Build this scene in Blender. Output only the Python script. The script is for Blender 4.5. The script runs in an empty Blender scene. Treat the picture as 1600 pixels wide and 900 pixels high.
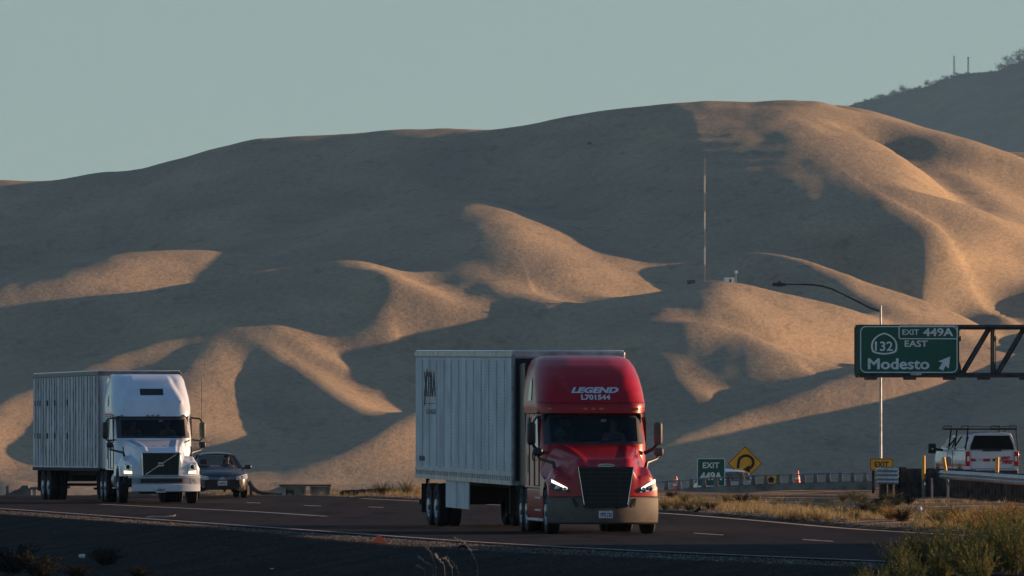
import bpy, bmesh, math, random
import numpy as np
from mathutils import Vector, Matrix, noise as mnoise
R = math.radians
random.seed(7)
rng = np.random.default_rng(11)
scene = bpy.context.scene
COL = scene.collection

# ------------------------------------------------------------------ camera
F = 400.0 / 36.0 * 1600.0          # focal length in photo pixels
CH = 2.5                           # camera height above the road
HOR = 660.0                        # horizon row in the photo
cam_d = bpy.data.cameras.new('camera')
cam_d.lens = 400.0
cam_d.sensor_width = 36.0
cam_d.clip_start = 1.0
cam_d.clip_end = 60000.0
cam = bpy.data.objects.new('camera', cam_d)
COL.objects.link(cam)
cam.location = (0, 0, CH)
cam.rotation_euler = (R(90) + math.atan((HOR - 450.0) / F), 0, 0)
scene.camera = cam


def P(px, py, D):
    """world point seen at photo pixel (px, py) at distance D"""
    return Vector(((px - 800.0) / F * D, D, CH + (HOR - py) / F * D))


def PX(px, D):
    return (px - 800.0) / F * D


# ------------------------------------------------------------------ light
SUN_E, SUN_A = 8.0, 19.0            # elevation; degrees beyond the right-hand side (away from camera)
sdir = Vector((math.cos(R(SUN_E)) * math.cos(R(SUN_A)), math.cos(R(SUN_E)) * math.sin(R(SUN_A)), math.sin(R(SUN_E))))
sun_d = bpy.data.lights.new('sun', 'SUN')
sun_d.energy = 5.0
sun_d.angle = R(0.5)
sun_d.color = (1.0, 0.60, 0.34)
sun = bpy.data.objects.new('sun', sun_d)
COL.objects.link(sun)
sun.location = (300, 100, 200)
sun.rotation_euler = sdir.to_track_quat('Z', 'Y').to_euler()
world = bpy.data.worlds.new('World')
scene.world = world
world.use_nodes = True
wn = world.node_tree
wn.nodes.clear()
w_out = wn.nodes.new('ShaderNodeOutputWorld')
w_bg = wn.nodes.new('ShaderNodeBackground')
w_sky = wn.nodes.new('ShaderNodeTexSky')
w_sky.sky_type = 'NISHITA'
w_sky.sun_disc = False
w_sky.sun_elevation = R(SUN_E)
w_sky.sun_rotation = math.atan2(sdir.x, sdir.y)
w_sky.altitude = 100
w_sky.air_density = 1.0
w_sky.dust_density = 0.6
w_sky.ozone_density = 2.0
w_bg.inputs['Strength'].default_value = 0.130
w_tc = wn.nodes.new('ShaderNodeTexCoord')
w_add = wn.nodes.new('ShaderNodeVectorMath'); w_add.operation = 'ADD'
w_add.inputs[1].default_value = (0, 0, 0.22)        # look a little higher into the dome: less of the yellow horizon band
wn.links.new(w_tc.outputs['Generated'], w_add.inputs[0])
wn.links.new(w_add.outputs[0], w_sky.inputs['Vector'])
w_mul = wn.nodes.new('ShaderNodeMix'); w_mul.data_type = 'RGBA'; w_mul.blend_type = 'MULTIPLY'
w_mul.inputs[0].default_value = 1.0
w_sep = wn.nodes.new('ShaderNodeSeparateXYZ')
wn.links.new(w_tc.outputs['Generated'], w_sep.inputs[0])
w_rmp = wn.nodes.new('ShaderNodeValToRGB')          # greyer air near the horizon, clear blue overhead
w_rmp.color_ramp.elements[0].position = 0.05
w_rmp.color_ramp.elements[0].color = (1.27, 0.995, 0.675, 1)
w_rmp.color_ramp.elements[1].position = 0.40
w_rmp.color_ramp.elements[1].color = (0.82, 0.89, 0.99, 1)
wn.links.new(w_sep.outputs[2], w_rmp.inputs['Fac'])
wn.links.new(w_rmp.outputs['Color'], w_mul.inputs[7])
wn.links.new(w_sky.outputs[0], w_mul.inputs[6])
wn.links.new(w_mul.outputs[2], w_bg.inputs['Color'])
wn.links.new(w_bg.outputs[0], w_out.inputs['Surface'])
vs = scene.view_settings
vs.view_transform = 'Standard'
vs.look = 'None'
vs.exposure = 0.7
vs.gamma = 1.0
vs.use_curve_mapping = False
scene.cycles.max_bounces = 5
scene.cycles.volume_bounces = 0
scene.cycles.use_denoising = True


# ------------------------------------------------------------------ materials
def nt(name):
    m = bpy.data.materials.new(name)
    m.use_nodes = True
    t = m.node_tree
    t.nodes.clear()
    o = t.nodes.new('ShaderNodeOutputMaterial')
    b = t.nodes.new('ShaderNodeBsdfPrincipled')
    t.links.new(b.outputs[0], o.inputs['Surface'])
    return m, t, b


def mat(name, col, rough=0.6, metal=0.0, var=0.15, scale=3.0, bump=0.0, bscale=None, coat=0.0, spec=0.5,
        col2=None, detail=5.0, rvar=0.1, thr=(0.35, 0.65), emit=None, estr=0.0, stretch=None):
    """principled material whose colour and roughness are broken up by noise"""
    m, t, b = nt(name)
    tc = t.nodes.new('ShaderNodeTexCoord')
    src = tc.outputs['Object']
    if stretch:
        mp = t.nodes.new('ShaderNodeMapping')
        mp.inputs['Scale'].default_value = stretch
        t.links.new(src, mp.inputs['Vector'])
        src = mp.outputs[0]
    n = t.nodes.new('ShaderNodeTexNoise')
    n.inputs['Scale'].default_value = scale
    n.inputs['Detail'].default_value = detail
    n.inputs['Roughness'].default_value = 0.6
    t.links.new(src, n.inputs['Vector'])
    r = t.nodes.new('ShaderNodeValToRGB')
    c2 = col2 or tuple(c * (1 - var * 2) for c in col)
    c1 = col if col2 else tuple(min(1, c * (1 + var)) for c in col)
    r.color_ramp.elements[0].position = thr[0]
    r.color_ramp.elements[1].position = thr[1]
    r.color_ramp.elements[0].color = (*c2, 1)
    r.color_ramp.elements[1].color = (*c1, 1)
    t.links.new(n.outputs['Fac'], r.inputs['Fac'])
    t.links.new(r.outputs['Color'], b.inputs['Base Color'])
    mr = t.nodes.new('ShaderNodeMapRange')
    mr.inputs['To Min'].default_value = max(0.02, rough - rvar)
    mr.inputs['To Max'].default_value = min(1, rough + rvar)
    t.links.new(n.outputs['Fac'], mr.inputs['Value'])
    t.links.new(mr.outputs[0], b.inputs['Roughness'])
    b.inputs['Metallic'].default_value = metal
    b.inputs['Specular IOR Level'].default_value = spec
    b.inputs['Coat Weight'].default_value = coat
    b.inputs['Coat Roughness'].default_value = 0.06
    if bump:
        n2 = t.nodes.new('ShaderNodeTexNoise')
        n2.inputs['Scale'].default_value = bscale or scale * 6
        n2.inputs['Detail'].default_value = 6
        t.links.new(src, n2.inputs['Vector'])
        bp = t.nodes.new('ShaderNodeBump')
        bp.inputs['Strength'].default_value = bump
        bp.inputs['Distance'].default_value = 0.05
        t.links.new(n2.outputs['Fac'], bp.inputs['Height'])
        t.links.new(bp.outputs[0], b.inputs['Normal'])
    if emit:
        b.inputs['Emission Color'].default_value = (*emit, 1)
        b.inputs['Emission Strength'].default_value = estr
    return m


# ------------------------------------------------------------------ mesh helpers
class MB:
    """collects shapes and links them as ONE mesh object"""

    def __init__(s):
        s.v, s.f, s.m = [], [], []

    def add(s, vs, fs, mi=0):
        o = len(s.v)
        s.v += [tuple(p) for p in vs]
        for f in fs:
            s.f.append([i + o for i in f])
            s.m.append(mi)
        return s

    def box(s, x0, x1, y0, y1, z0, z1, mi=0, rot=None):
        vs = [(x, y, z) for z in (z0, z1) for y in (y0, y1) for x in (x0, x1)]
        if rot is not None:
            vs = [rot @ Vector(p) for p in vs]
        return s.add(vs, [(0, 2, 3, 1), (4, 5, 7, 6), (0, 1, 5, 4), (2, 6, 7, 3), (0, 4, 6, 2), (1, 3, 7, 5)], mi)

    def grid(s, rows, mi=0, closed=False, skip=None):
        """rows: list of equal-length point lists"""
        n = len(rows[0])
        vs = [p for r in rows for p in r]
        fs = []
        for i in range(len(rows) - 1):
            for j in range(n if closed else n - 1):
                if skip and skip(i, j):
                    continue
                k = (j + 1) % n
                fs.append((i * n + j, i * n + k, (i + 1) * n + k, (i + 1) * n + j))
        return s.add(vs, fs, mi)

    def tube(s, pts, r, n=8, mi=0, caps=True):
        pts = [Vector(p) for p in pts]
        rr = r if isinstance(r, (list, tuple)) else [r] * len(pts)
        rows = []
        up = None
        for i, p in enumerate(pts):
            d = (pts[min(i + 1, len(pts) - 1)] - pts[max(i - 1, 0)])
            if d.length < 1e-9:
                d = Vector((0, 0, 1))
            d.normalize()
            if up is None:
                up = Vector((0, 0, 1)) if abs(d.z) < 0.9 else Vector((1, 0, 0))
            a = d.cross(up)
            if a.length < 1e-6:
                a = d.cross(Vector((0.3, 0.9, 0.2)))
            a.normalize()
            b = a.cross(d).normalized()
            up = b
            rows.append([p + (a * math.cos(2 * math.pi * k / n) + b * math.sin(2 * math.pi * k / n)) * rr[i] for k in range(n)])
        o = len(s.v)
        s.grid(rows, mi, True)
        if caps:
            s.f.append([o + k for k in range(n)][::-1]); s.m.append(mi)
            e = o + (len(pts) - 1) * n
            s.f.append([e + k for k in range(n)]); s.m.append(mi)
        return s

    def lathe(s, prof, c, axis='x', n=24, mi=0):
        """prof: (along axis, radius) pairs"""
        rows = []
        for a, r in prof:
            row = []
            for k in range(n):
                t = 2 * math.pi * k / n
                u, w = r * math.cos(t), r * math.sin(t)
                q = {'x': (a, u, w), 'y': (u, a, w), 'z': (u, w, a)}[axis]
                row.append((c[0] + q[0], c[1] + q[1], c[2] + q[2]))
            rows.append(row)
        return s.grid(rows, mi, True)

    def prism(s, pts, vec, mi=0):
        """closed planar outline (3D points) extruded along vec"""
        n = len(pts)
        v = Vector(vec)
        vs = [Vector(p) for p in pts] + [Vector(p) + v for p in pts]
        fs = [list(range(n))[::-1], list(range(n, 2 * n))]
        fs += [(i, (i + 1) % n, n + (i + 1) % n, n + i) for i in range(n)]
        return s.add(vs, fs, mi)

    def build(s, name, mats, parent=None, smooth=35, bevel=0.0, seg=2, fix=True):
        me = bpy.data.meshes.new(name)
        me.from_pydata(s.v, [], s.f)
        if not isinstance(mats, (list, tuple)):
            mats = [mats]
        for m in mats:
            me.materials.append(m)
        if len(mats) > 1:
            me.polygons.foreach_set('material_index', s.m)
        if fix:
            bm = bmesh.new()
            bm.from_mesh(me)
            bmesh.ops.recalc_face_normals(bm, faces=bm.faces)
            bm.to_mesh(me)
            bm.free()
        if smooth:
            me.polygons.foreach_set('use_smooth', [True] * len(me.polygons))
            me.set_sharp_from_angle(angle=R(smooth))
        me.update()
        o = bpy.data.objects.new(name, me)
        COL.objects.link(o)
        if parent:
            o.parent = parent
        if bevel:
            b = o.modifiers.new('bevel', 'BEVEL')
            b.width = bevel
            b.segments = seg
            b.limit_method = 'ANGLE'
            b.angle_limit = R(40)
        return o


def tag(o, label=None, cat=None, group=None, kind=None):
    if label: o['label'] = label
    if cat: o['category'] = cat
    if group: o['group'] = group
    if kind: o['kind'] = kind
    return o


def empty(name, loc=(0, 0, 0), rz=0.0, label=None, cat=None, group=None):
    o = bpy.data.objects.new(name, None)
    o.empty_display_size = 0.3
    COL.objects.link(o)
    o.location = loc
    o.rotation_euler = (0, 0, rz)
    return tag(o, label, cat, group)


def copy_tree(o, parent=None):
    c = o.copy()
    COL.objects.link(c)
    c.parent = parent
    for ch in list(o.children):
        copy_tree(ch, c)
    return c


_font = {}


def text_geo(txt, size, bold=0.0, shear=0.0, width=None, spacing=1.0, res=3):
    """flat letter polygons in the XY plane: (verts, faces), centred"""
    cu = bpy.data.curves.new('t', 'FONT')
    cu.body = txt
    cu.size = size
    cu.offset = bold
    cu.shear = shear
    cu.space_character = spacing
    cu.resolution_u = res
    cu.fill_mode = 'FRONT'
    ob = bpy.data.objects.new('t', cu)
    COL.objects.link(ob)
    dg = bpy.context.evaluated_depsgraph_get()
    me = bpy.data.meshes.new_from_object(ob.evaluated_get(dg))
    vs = [v.co.copy() for v in me.vertices]
    fs = [list(p.vertices) for p in me.polygons]
    bpy.data.objects.remove(ob)
    bpy.data.curves.remove(cu)
    bpy.data.meshes.remove(me)
    if not vs:
        return [], []
    x0, x1 = min(v.x for v in vs), max(v.x for v in vs)
    y0, y1 = min(v.y for v in vs), max(v.y for v in vs)
    k = (width / (x1 - x0)) if width else 1.0
    for v in vs:
        v.x = (v.x - (x0 + x1) / 2) * k
        v.y = v.y - (y0 + y1) / 2
    return vs, fs


def sub_faces(vs, fs):
    return vs, fs


def ss(a, b, x):
    t = np.clip((x - a) / (b - a), 0, 1)
    return t * t * (3 - 2 * t)
# ------------------------------------------------------------------ hills (far terrain)
def vnoise(x, y, seed=0):
    """smooth value noise, vectorised"""
    xi = np.floor(x).astype(np.int64); yi = np.floor(y).astype(np.int64)
    fx = x - xi; fy = y - yi
    fx = fx * fx * fx * (fx * (fx * 6 - 15) + 10); fy = fy * fy * fy * (fy * (fy * 6 - 15) + 10)

    def h(a, b):
        n = (a * 374761393 + b * 668265263 + seed * 974711) & 0x7fffffff
        n = ((n ^ (n >> 13)) * 1274126177) & 0x7fffffff
        return ((n ^ (n >> 16)) & 0xffff) / 65535.0
    v00, v10, v01, v11 = h(xi, yi), h(xi + 1, yi), h(xi, yi + 1), h(xi + 1, yi + 1)
    return (v00 * (1 - fx) + v10 * fx) * (1 - fy) + (v01 * (1 - fx) + v11 * fx) * fy - 0.5


D0, D1 = 3000.0, 4250.0
SKY = [(-900, 330), (-400, 300), (-100, 275), (0, 273), (80, 274), (140, 264), (210, 261), (270, 243), (340, 222), (400, 208), (480, 203),
       (560, 200), (640, 196), (760, 195), (820, 188), (900, 174), (960, 164), (1040, 155), (1100, 150), (1160, 152),
       (1220, 147), (1280, 148), (1330, 158), (1380, 175), (1430, 200), (1490, 232), (1540, 275), (1600, 330), (1700, 400), (2000, 520), (2600, 600)]
skx = np.array([p[0] for p in SKY], float); sky_ = np.array([p[1] for p in SKY], float)


def smooth_interp(x, xp, yp):
    """interpolation smoothed by averaging neighbours"""
    acc = 0
    for o, w in ((-24, .12), (-12, .23), (0, .3), (12, .23), (24, .12)):
        acc = acc + w * np.interp(x + o, xp, yp)
    return acc


def base_z(u, D):
    # the hill front runs obliquely: farther away towards the left, so the broad slopes face left
    De = D - 0.75 * np.sqrt(np.maximum(55.0 - (u - 800.0) / F * D, 0) ** 2 + 1) * ss(3720, 4060, D)
    t = np.clip((De - D0) / (D1 - D0), 0, 1)
    top = smooth_interp(u, skx, sky_)
    py = 790 + (top - 790) * (0.25 * t + 0.75 * t ** 0.9)
    z = CH + (HOR - py) / F * D
    b = np.maximum(De - (D1 - 60), 0)
    z = z - 0.00035 * b * b * 1.2
    f = np.maximum(D0 - D, 0)
    return z - f * 0.03


def crest_point(px, py, rise):
    lo, hi = D0 - 60, D1 + 150
    for _ in range(40):
        mid = (lo + hi) / 2
        z = float(base_z(np.array(float(px)), np.array(mid))) + rise
        if z < CH + (HOR - py) / F * mid:
            lo = mid
        else:
            hi = mid
    D = (lo + hi) / 2
    return ((px - 800) / F * D, D, CH + (HOR - py) / F * D)


# each ridge: crest points (photo column, photo row, rise above the mean slope in metres), slopes either side
RIDGES = [
    # A  big lit spur under the summit
    ([(1200, 165, 2), (1240, 192, 8), (1298, 245, 14), (1362, 298, 15), (1420, 340, 14), (1452, 366, 13)], .27, .15, 9),
    # B  right-hand band
    ([(1310, 160, 1), (1405, 192, 4), (1480, 230, 6), (1545, 278, 8), (1605, 325, 8), (1700, 390, 7)], .34, .36, 8),
    # C  dune-like spurs in the middle
    ([(700, 318, 3), (738, 308, 8), (758, 328, 12), (785, 365, 14), (812, 400, 15), (825, 432, 13)], .30, .17, 8),
    ([(655, 434, 8), (695, 422, 11), (735, 430, 14), (790, 450, 15), (850, 470, 13)], .34, .3, 6),
    # long dark ridges on the left
    ([(-80, 400, 4), (0, 384, 5), (112, 365, 5), (225, 337, 5), (319, 320, 4), (412, 314, 3), (525, 310, 1)], .3, .45, 8),
    # lit dome
    ([(350, 394, 6), (285, 389, 11), (205, 398, 16), (110, 428, 18), (0, 462, 15)], .22, .20, 10),
    # M  foreground ridge
    ([(-80, 492, 12), (0, 478, 13), (150, 462, 15), (280, 440, 16), (410, 418, 17), (500, 408, 18), (545, 406, 18)], .35, .26, 8),
    ([(545, 406, 18), (590, 421, 20), (640, 445, 19), (690, 462, 15), (730, 473, 9)], .4, .4, 5),
    ([(535, 408, 18), (515, 440, 16), (545, 472, 12), (600, 505, 10)], .4, .22, 6),
    ([(500, 440, 15), (475, 485, 12), (520, 510, 8), (600, 540, 3)], .4, .4, 5),
    # L4 nearer ridge and its rays
    ([(-120, 690, 6), (-40, 650, 8), (40, 610, 9), (150, 572, 10), (240, 547, 10), (310, 528, 10), (370, 514, 10), (430, 514, 9), (475, 497, 7)], .4, .34, 6),
    ([(360, 516, 10), (330, 552, 11), (290, 602, 10), (250, 655, 8)], .30, .22, 5),
    ([(375, 516, 10), (425, 550, 9), (485, 592, 8), (560, 640, 6), (620, 675, 3)], .45, .5, 4),
    ([(425, 515, 9), (470, 545, 8), (530, 583, 5), (600, 610, 2)], .45, .5, 4),
    # bottom left / middle
    ([(700, 625, 8), (640, 654, 8), (570, 692, 7), (500, 718, 5), (440, 738, 2)], .4, .34, 5),
    ([(420, 752, 3), (520, 745, 4), (620, 750, 3)], .3, .3, 5),
    ([(-80, 735, 5), (20, 740, 5), (70, 752, 3)], .3, .3, 5),
    # P  mast ridge
    ([(600, 522, 2), (750, 498, 4), (892, 474, 6), (975, 462, 8), (1076, 446, 11), (1135, 443, 14), (1200, 447, 12), (1290, 468, 8), (1400, 500, 4)], .35, .42, 6),
    ([(1130, 444, 14), (1122, 488, 14), (1150, 520, 11), (1230, 552, 10)], .38, .20, 6),
    ([(1122, 495, 13), (1060, 526, 11), (990, 545, 7), (930, 560, 2)], .42, .42, 5),
    ([(1000, 556, 5), (1060, 600, 5), (1120, 635, 4), (1165, 650, 2)], .4, .4, 5),
    ([(900, 760, 2), (1030, 700, 4), (1160, 648, 6), (1280, 602, 9), (1400, 560, 11), (1500, 540, 8)], .35, .3, 6),
    ([(1010, 728, 3), (1150, 708, 5), (1250, 709, 5), (1360, 724, 3)], .3, .3, 5),
    # Q
    ([(1150, 360, 3), (1200, 352, 6), (1260, 358, 6), (1345, 380, 3)], .4, .5, 6),
    ([(1170, 388, 5), (1235, 395, 7), (1290, 418, 7), (1318, 440, 5), (1390, 485, 5), (1450, 502, 3)], .4, .55, 5),
    ([(1330, 380, 3), (1420, 382, 5), (1500, 408, 8), (1600, 436, 9), (1720, 480, 7)], .35, .55, 6),
    ([(1560, 405, 4), (1600, 372, 7), (1680, 340, 9), (1800, 330, 9)], .35, .35, 6),
    # beyond the right edge: unseen ridge added to cast shade over the lower slopes
    ([(1760, 690, 14), (1740, 640, 24), (1720, 580, 24), (1720, 520, 20), (1740, 480, 12)], .4, .3, 12),
]


# gullies cut into the slopes: line (photo column, row, metres above the mean slope), depth, half width
GULLIES = [
    ([(1370, 200, 3), (1430, 255, 2), (1475, 310, 2), (1500, 350, 2), (1490, 390, 2)], 7, 12),
    ([(1320, 400, 2), (1390, 440, 2), (1480, 470, 2), (1620, 500, 2)], 9, 14),
    ([(1140, 560, 1), (1230, 560, 1), (1330, 552, 1), (1450, 530, 1)], 6, 14),
]


def rounded(c, n=4):
    """Catmull-Rom resampling of a crest line"""
    p = [np.array(q) for q in c]
    p = [2 * p[0] - p[1]] + p + [2 * p[-1] - p[-2]]
    out = []
    for i in range(1, len(p) - 2):
        for k in range(n):
            t = k / n
            out.append(.5 * (2 * p[i] + (p[i + 1] - p[i - 1]) * t + (2 * p[i - 1] - 5 * p[i] + 4 * p[i + 1] - p[i + 2]) * t * t + (3 * p[i] - p[i - 1] - 3 * p[i + 1] + p[i + 2]) * t ** 3))
    out.append(p[-2])
    return [tuple(q) for q in out]


def blur(Z, rad, axis):
    w = np.exp(-.5 * (np.arange(-2 * rad, 2 * rad + 1) / rad) ** 2); w /= w.sum()
    pad = [(0, 0), (0, 0)]; pad[axis] = (2 * rad, 2 * rad)
    Q = np.pad(Z, pad, mode='edge')
    out = 0
    for i, k in enumerate(w):
        sl = [slice(None), slice(None)]; sl[axis] = slice(i, i + Z.shape[axis])
        out = out + k * Q[tuple(sl)]
    return out


def hill_field(U, D):
    X = (U - 800.0) / F * D
    Y = D
    Z = base_z(U, D)
    for pts, sl, sr, r in RIDGES:
        c = rounded([crest_point(*p) for p in pts])
        best = np.full(U.shape, -1e9)
        for (ax, ay, az), (bx, by, bz) in zip(c[:-1], c[1:]):
            dx, dy = bx - ax, by - ay
            L2 = dx * dx + dy * dy
            t = np.clip(((X - ax) * dx + (Y - ay) * dy) / L2, 0, 1)
            qx, qy = X - (ax + t * dx), Y - (ay + t * dy)
            d = np.sqrt(qx * qx + qy * qy)
            s = np.where(dx * qy - dy * qx > 0, sl, sr)
            z = az + t * (bz - az) - s * (np.sqrt(d * d + r * r) - r) - 0.22 * np.maximum(d - 42, 0)
            best = np.maximum(best, z)
        k = 5.0
        h = np.clip(0.5 + 0.5 * (best - Z) / k, 0, 1)
        Z = Z * (1 - h) + best * h + k * h * (1 - h) - k * 0.0
    for pts, dep, wid in GULLIES:
        c = rounded([crest_point(*p) for p in pts])
        dm = np.full(U.shape, 1e9)
        for (ax, ay, az), (bx, by, bz) in zip(c[:-1], c[1:]):
            dx, dy = bx - ax, by - ay
            t = np.clip(((X - ax) * dx + (Y - ay) * dy) / (dx * dx + dy * dy), 0, 1)
            dm = np.minimum(dm, np.hypot(X - (ax + t * dx), Y - (ay + t * dy)))
        Z = Z - dep * np.exp(-(dm / wid) ** 2)
    return X, Y, Z


def terrain_mesh(name, X, Y, Z, m):
    nr, nc = X.shape
    me = bpy.data.meshes.new(name)
    co = np.stack([X, Y, Z], -1).reshape(-1, 3).astype(np.float32)
    idx = np.arange(nr * nc).reshape(nr, nc)
    q = np.stack([idx[:-1, :-1], idx[:-1, 1:], idx[1:, 1:], idx[1:, :-1]], -1).reshape(-1, 4)
    me.vertices.add(len(co)); me.vertices.foreach_set('co', co.ravel())
    me.loops.add(q.size); me.loops.foreach_set('vertex_index', q.ravel().astype(np.int32))
    me.polygons.add(len(q)); me.polygons.foreach_set('loop_start', np.arange(0, q.size, 4, dtype=np.int32))
    me.polygons.foreach_set('loop_total', np.full(len(q), 4, np.int32))
    me.update(calc_edges=True)
    me.polygons.foreach_set('use_smooth', np.ones(len(q), bool))
    me.materials.append(m)
    me.validate()
    o = bpy.data.objects.new(name, me)
    COL.objects.link(o)
    return o


def grass_hill_mat(name, c1, c2, c3):
    m, t, b = nt(name)
    tc = t.nodes.new('ShaderNodeTexCoord')
    mp = t.nodes.new('ShaderNodeMapping'); mp.inputs['Scale'].default_value = (0.55, 0.18, 1.3)
    t.links.new(tc.outputs['Object'], mp.inputs['Vector'])
    n1 = t.nodes.new('ShaderNodeTexNoise'); n1.inputs['Scale'].default_value = 0.05; n1.inputs['Detail'].default_value = 6
    n2 = t.nodes.new('ShaderNodeTexNoise'); n2.inputs['Scale'].default_value = 0.9; n2.inputs['Detail'].default_value = 8; n2.inputs['Roughness'].default_value = 0.7
    for n in (n1, n2): t.links.new(mp.outputs[0], n.inputs['Vector'])
    r1 = t.nodes.new('ShaderNodeValToRGB')
    r1.color_ramp.elements[0].position = 0.35; r1.color_ramp.elements[1].position = 0.68
    r1.color_ramp.elements[0].color = (*c2, 1); r1.color_ramp.elements[1].color = (*c1, 1)
    t.links.new(n1.outputs['Fac'], r1.inputs['Fac'])
    r2 = t.nodes.new('ShaderNodeValToRGB')
    r2.color_ramp.elements[0].position = 0.38; r2.color_ramp.elements[1].position = 0.58
    r2.color_ramp.elements[0].color = (*c3, 1); r2.color_ramp.elements[1].color = (1, 1, 1, 1)
    t.links.new(n2.outputs['Fac'], r2.inputs['Fac'])
    mx = t.nodes.new('ShaderNodeMix'); mx.data_type = 'RGBA'; mx.blend_type = 'MULTIPLY'
    mx.inputs[0].default_value = 1
    t.links.new(r1.outputs['Color'], mx.inputs[6]); t.links.new(r2.outputs['Color'], mx.inputs[7])
    # scattered darker scrub and bare scars
    n5 = t.nodes.new('ShaderNodeTexNoise'); n5.inputs['Scale'].default_value = 0.16; n5.inputs['Detail'].default_value = 5; n5.inputs['Roughness'].default_value = .6
    mp5 = t.nodes.new('ShaderNodeMapping'); mp5.inputs['Scale'].default_value = (1, .35, 1)
    t.links.new(tc.outputs['Object'], mp5.inputs['Vector']); t.links.new(mp5.outputs[0], n5.inputs['Vector'])
    r5 = t.nodes.new('ShaderNodeValToRGB')
    r5.color_ramp.elements[0].position = 0.56; r5.color_ramp.elements[0].color = (1, 1, 1, 1)
    r5.color_ramp.elements[1].position = 0.72; r5.color_ramp.elements[1].color = (0.72, 0.72, 0.70, 1)
    t.links.new(n5.outputs['Fac'], r5.inputs['Fac'])
    m5 = t.nodes.new('ShaderNodeMix'); m5.data_type = 'RGBA'; m5.blend_type = 'MULTIPLY'; m5.inputs[0].default_value = 1
    t.links.new(mx.outputs[2], m5.inputs[6]); t.links.new(r5.outputs['Color'], m5.inputs[7])
    t.links.new(m5.outputs[2], b.inputs['Base Color'])
    b.inputs['Roughness'].default_value = 0.95
    b.inputs['Specular IOR Level'].default_value = 0.1
    bp = t.nodes.new('ShaderNodeBump'); bp.inputs['Strength'].default_value = 0.5; bp.inputs['Distance'].default_value = 0.8
    t.links.new(n2.outputs['Fac'], bp.inputs['Height']); t.links.new(bp.outputs[0], b.inputs['Normal'])
    return m


M_HILL = grass_hill_mat('dry_grass_hillside', (0.46, 0.345, 0.21), (0.34, 0.265, 0.175), (0.80, 0.79, 0.78))
us = np.arange(-700, 2600, 4.0)
ds = np.concatenate([np.arange(2500, 2960, 40), np.arange(2960, 4480, 5.0), np.arange(4480, 4760, 20)])
U, DD = np.meshgrid(us, ds)
HX, HY, HZ = hill_field(U, DD)
HZ = .25 * HZ + .75 * blur(blur(HZ, 4, 1), 2, 0)
_w = 6 * vnoise(HX / 60, HY / 150, 14)
HZ = HZ + 2.6 * (1 - .85 * ss(3780, 3900, DD) * (1 - ss(650, 800, U))) * vnoise((HX + 2 * _w) / 46, HY / 190, 3) + 1.15 * vnoise((HX + _w) / 22, HY / 120, 12) + 0.42 * vnoise((HX + _w) / 9, HY / 60, 13) + 0.11 * vnoise((HX + _w) / 4.6, HY / 34, 17) + 0.05 * vnoise(HX / 5, HY / 16, 8)
hills = terrain_mesh('hills', HX, HY, HZ, M_HILL)
tag(hills, 'bare rolling hills of dry golden grass with long evening shadows', 'hills', kind='structure')


def hill_z(px, D):
    """height of the hill surface on column px at distance D"""
    q = np.clip((px - us[0]) / 4.0, 0, len(us) - 2)
    j = int(q)
    return float(np.interp(D, ds, HZ[:, j] * (1 - q + j) + HZ[:, j + 1] * (q - j)))


def hill_hit(px, py):
    """first point of the hill surface seen at photo pixel (px, py)"""
    j = int(np.clip(round((px - us[0]) / 4.0), 0, len(us) - 1))
    los = CH + (HOR - py) / F * ds
    k = int(np.argmax(HZ[:, j] >= los))
    D = ds[k]
    return Vector(((px - 800) / F * D, D, HZ[k, j]))
# ------------------------------------------------------------------ far ridges on the right
def ridge_sheet(name, crest, Dc, ds_, ul, slope, m, label, amp=1.0):
    u = np.arange(ul[0], ul[1], 6.0)
    d = np.arange(Dc - ds_[0], Dc + ds_[1], ds_[2])
    U, D = np.meshgrid(u, d)
    cy = np.interp(U, [p[0] for p in crest], [p[1] for p in crest])
    zc = CH + (HOR - cy) / F * Dc
    q = np.abs(D - Dc)
    X = (U - 800) / F * D
    Z = zc - slope * (np.sqrt(q * q + 900) - 30)
    Z = Z + amp * (10 * vnoise(X / 90, D / 200, 21) + 4 * vnoise(X / 30, D / 80, 22)) * np.clip(q / 60, 0, 1)
    return tag(terrain_mesh(name, X, D, Z, m), label, kind='structure')


ridge_sheet('far_hill', [(1300, 262), (1440, 232), (1490, 231), (1545, 236), (1600, 238), (1800, 246), (2300, 300)], 5000,
            (420, 300, 10), (1280, 2300), 0.30, M_HILL, 'low shaded grass hill behind the right shoulder of the big hill')
M_FOREST = mat('scrub_forest', (0.045, 0.058, 0.045), 0.95, var=0.2, scale=0.02, bump=0.0, col2=(0.010, 0.018, 0.016), thr=(.40, .62), spec=0.1, detail=9)
MD = 18000.0
MT = [(1150, 240), (1250, 190), (1345, 159), (1375, 153), (1410, 144), (1450, 135), (1480, 121), (1510, 115), (1560, 111), (1575, 102), (1600, 94), (1660, 76), (1760, 20), (1900, -80), (2300, -330)]  # unseen right end of the crest raised to cast shade over the visible slope
ridge_sheet('mountain', MT, MD, (1800, 800, 60), (1150, 2300), 0.28, M_FOREST, 'dark wooded mountain fading blue behind the hills', 1.6)


# ------------------------------------------------------------------ near ground and road
def cinterp(y, tab):
    return np.interp(y, [p[0] for p in tab], [p[1] for p in tab])


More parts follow.
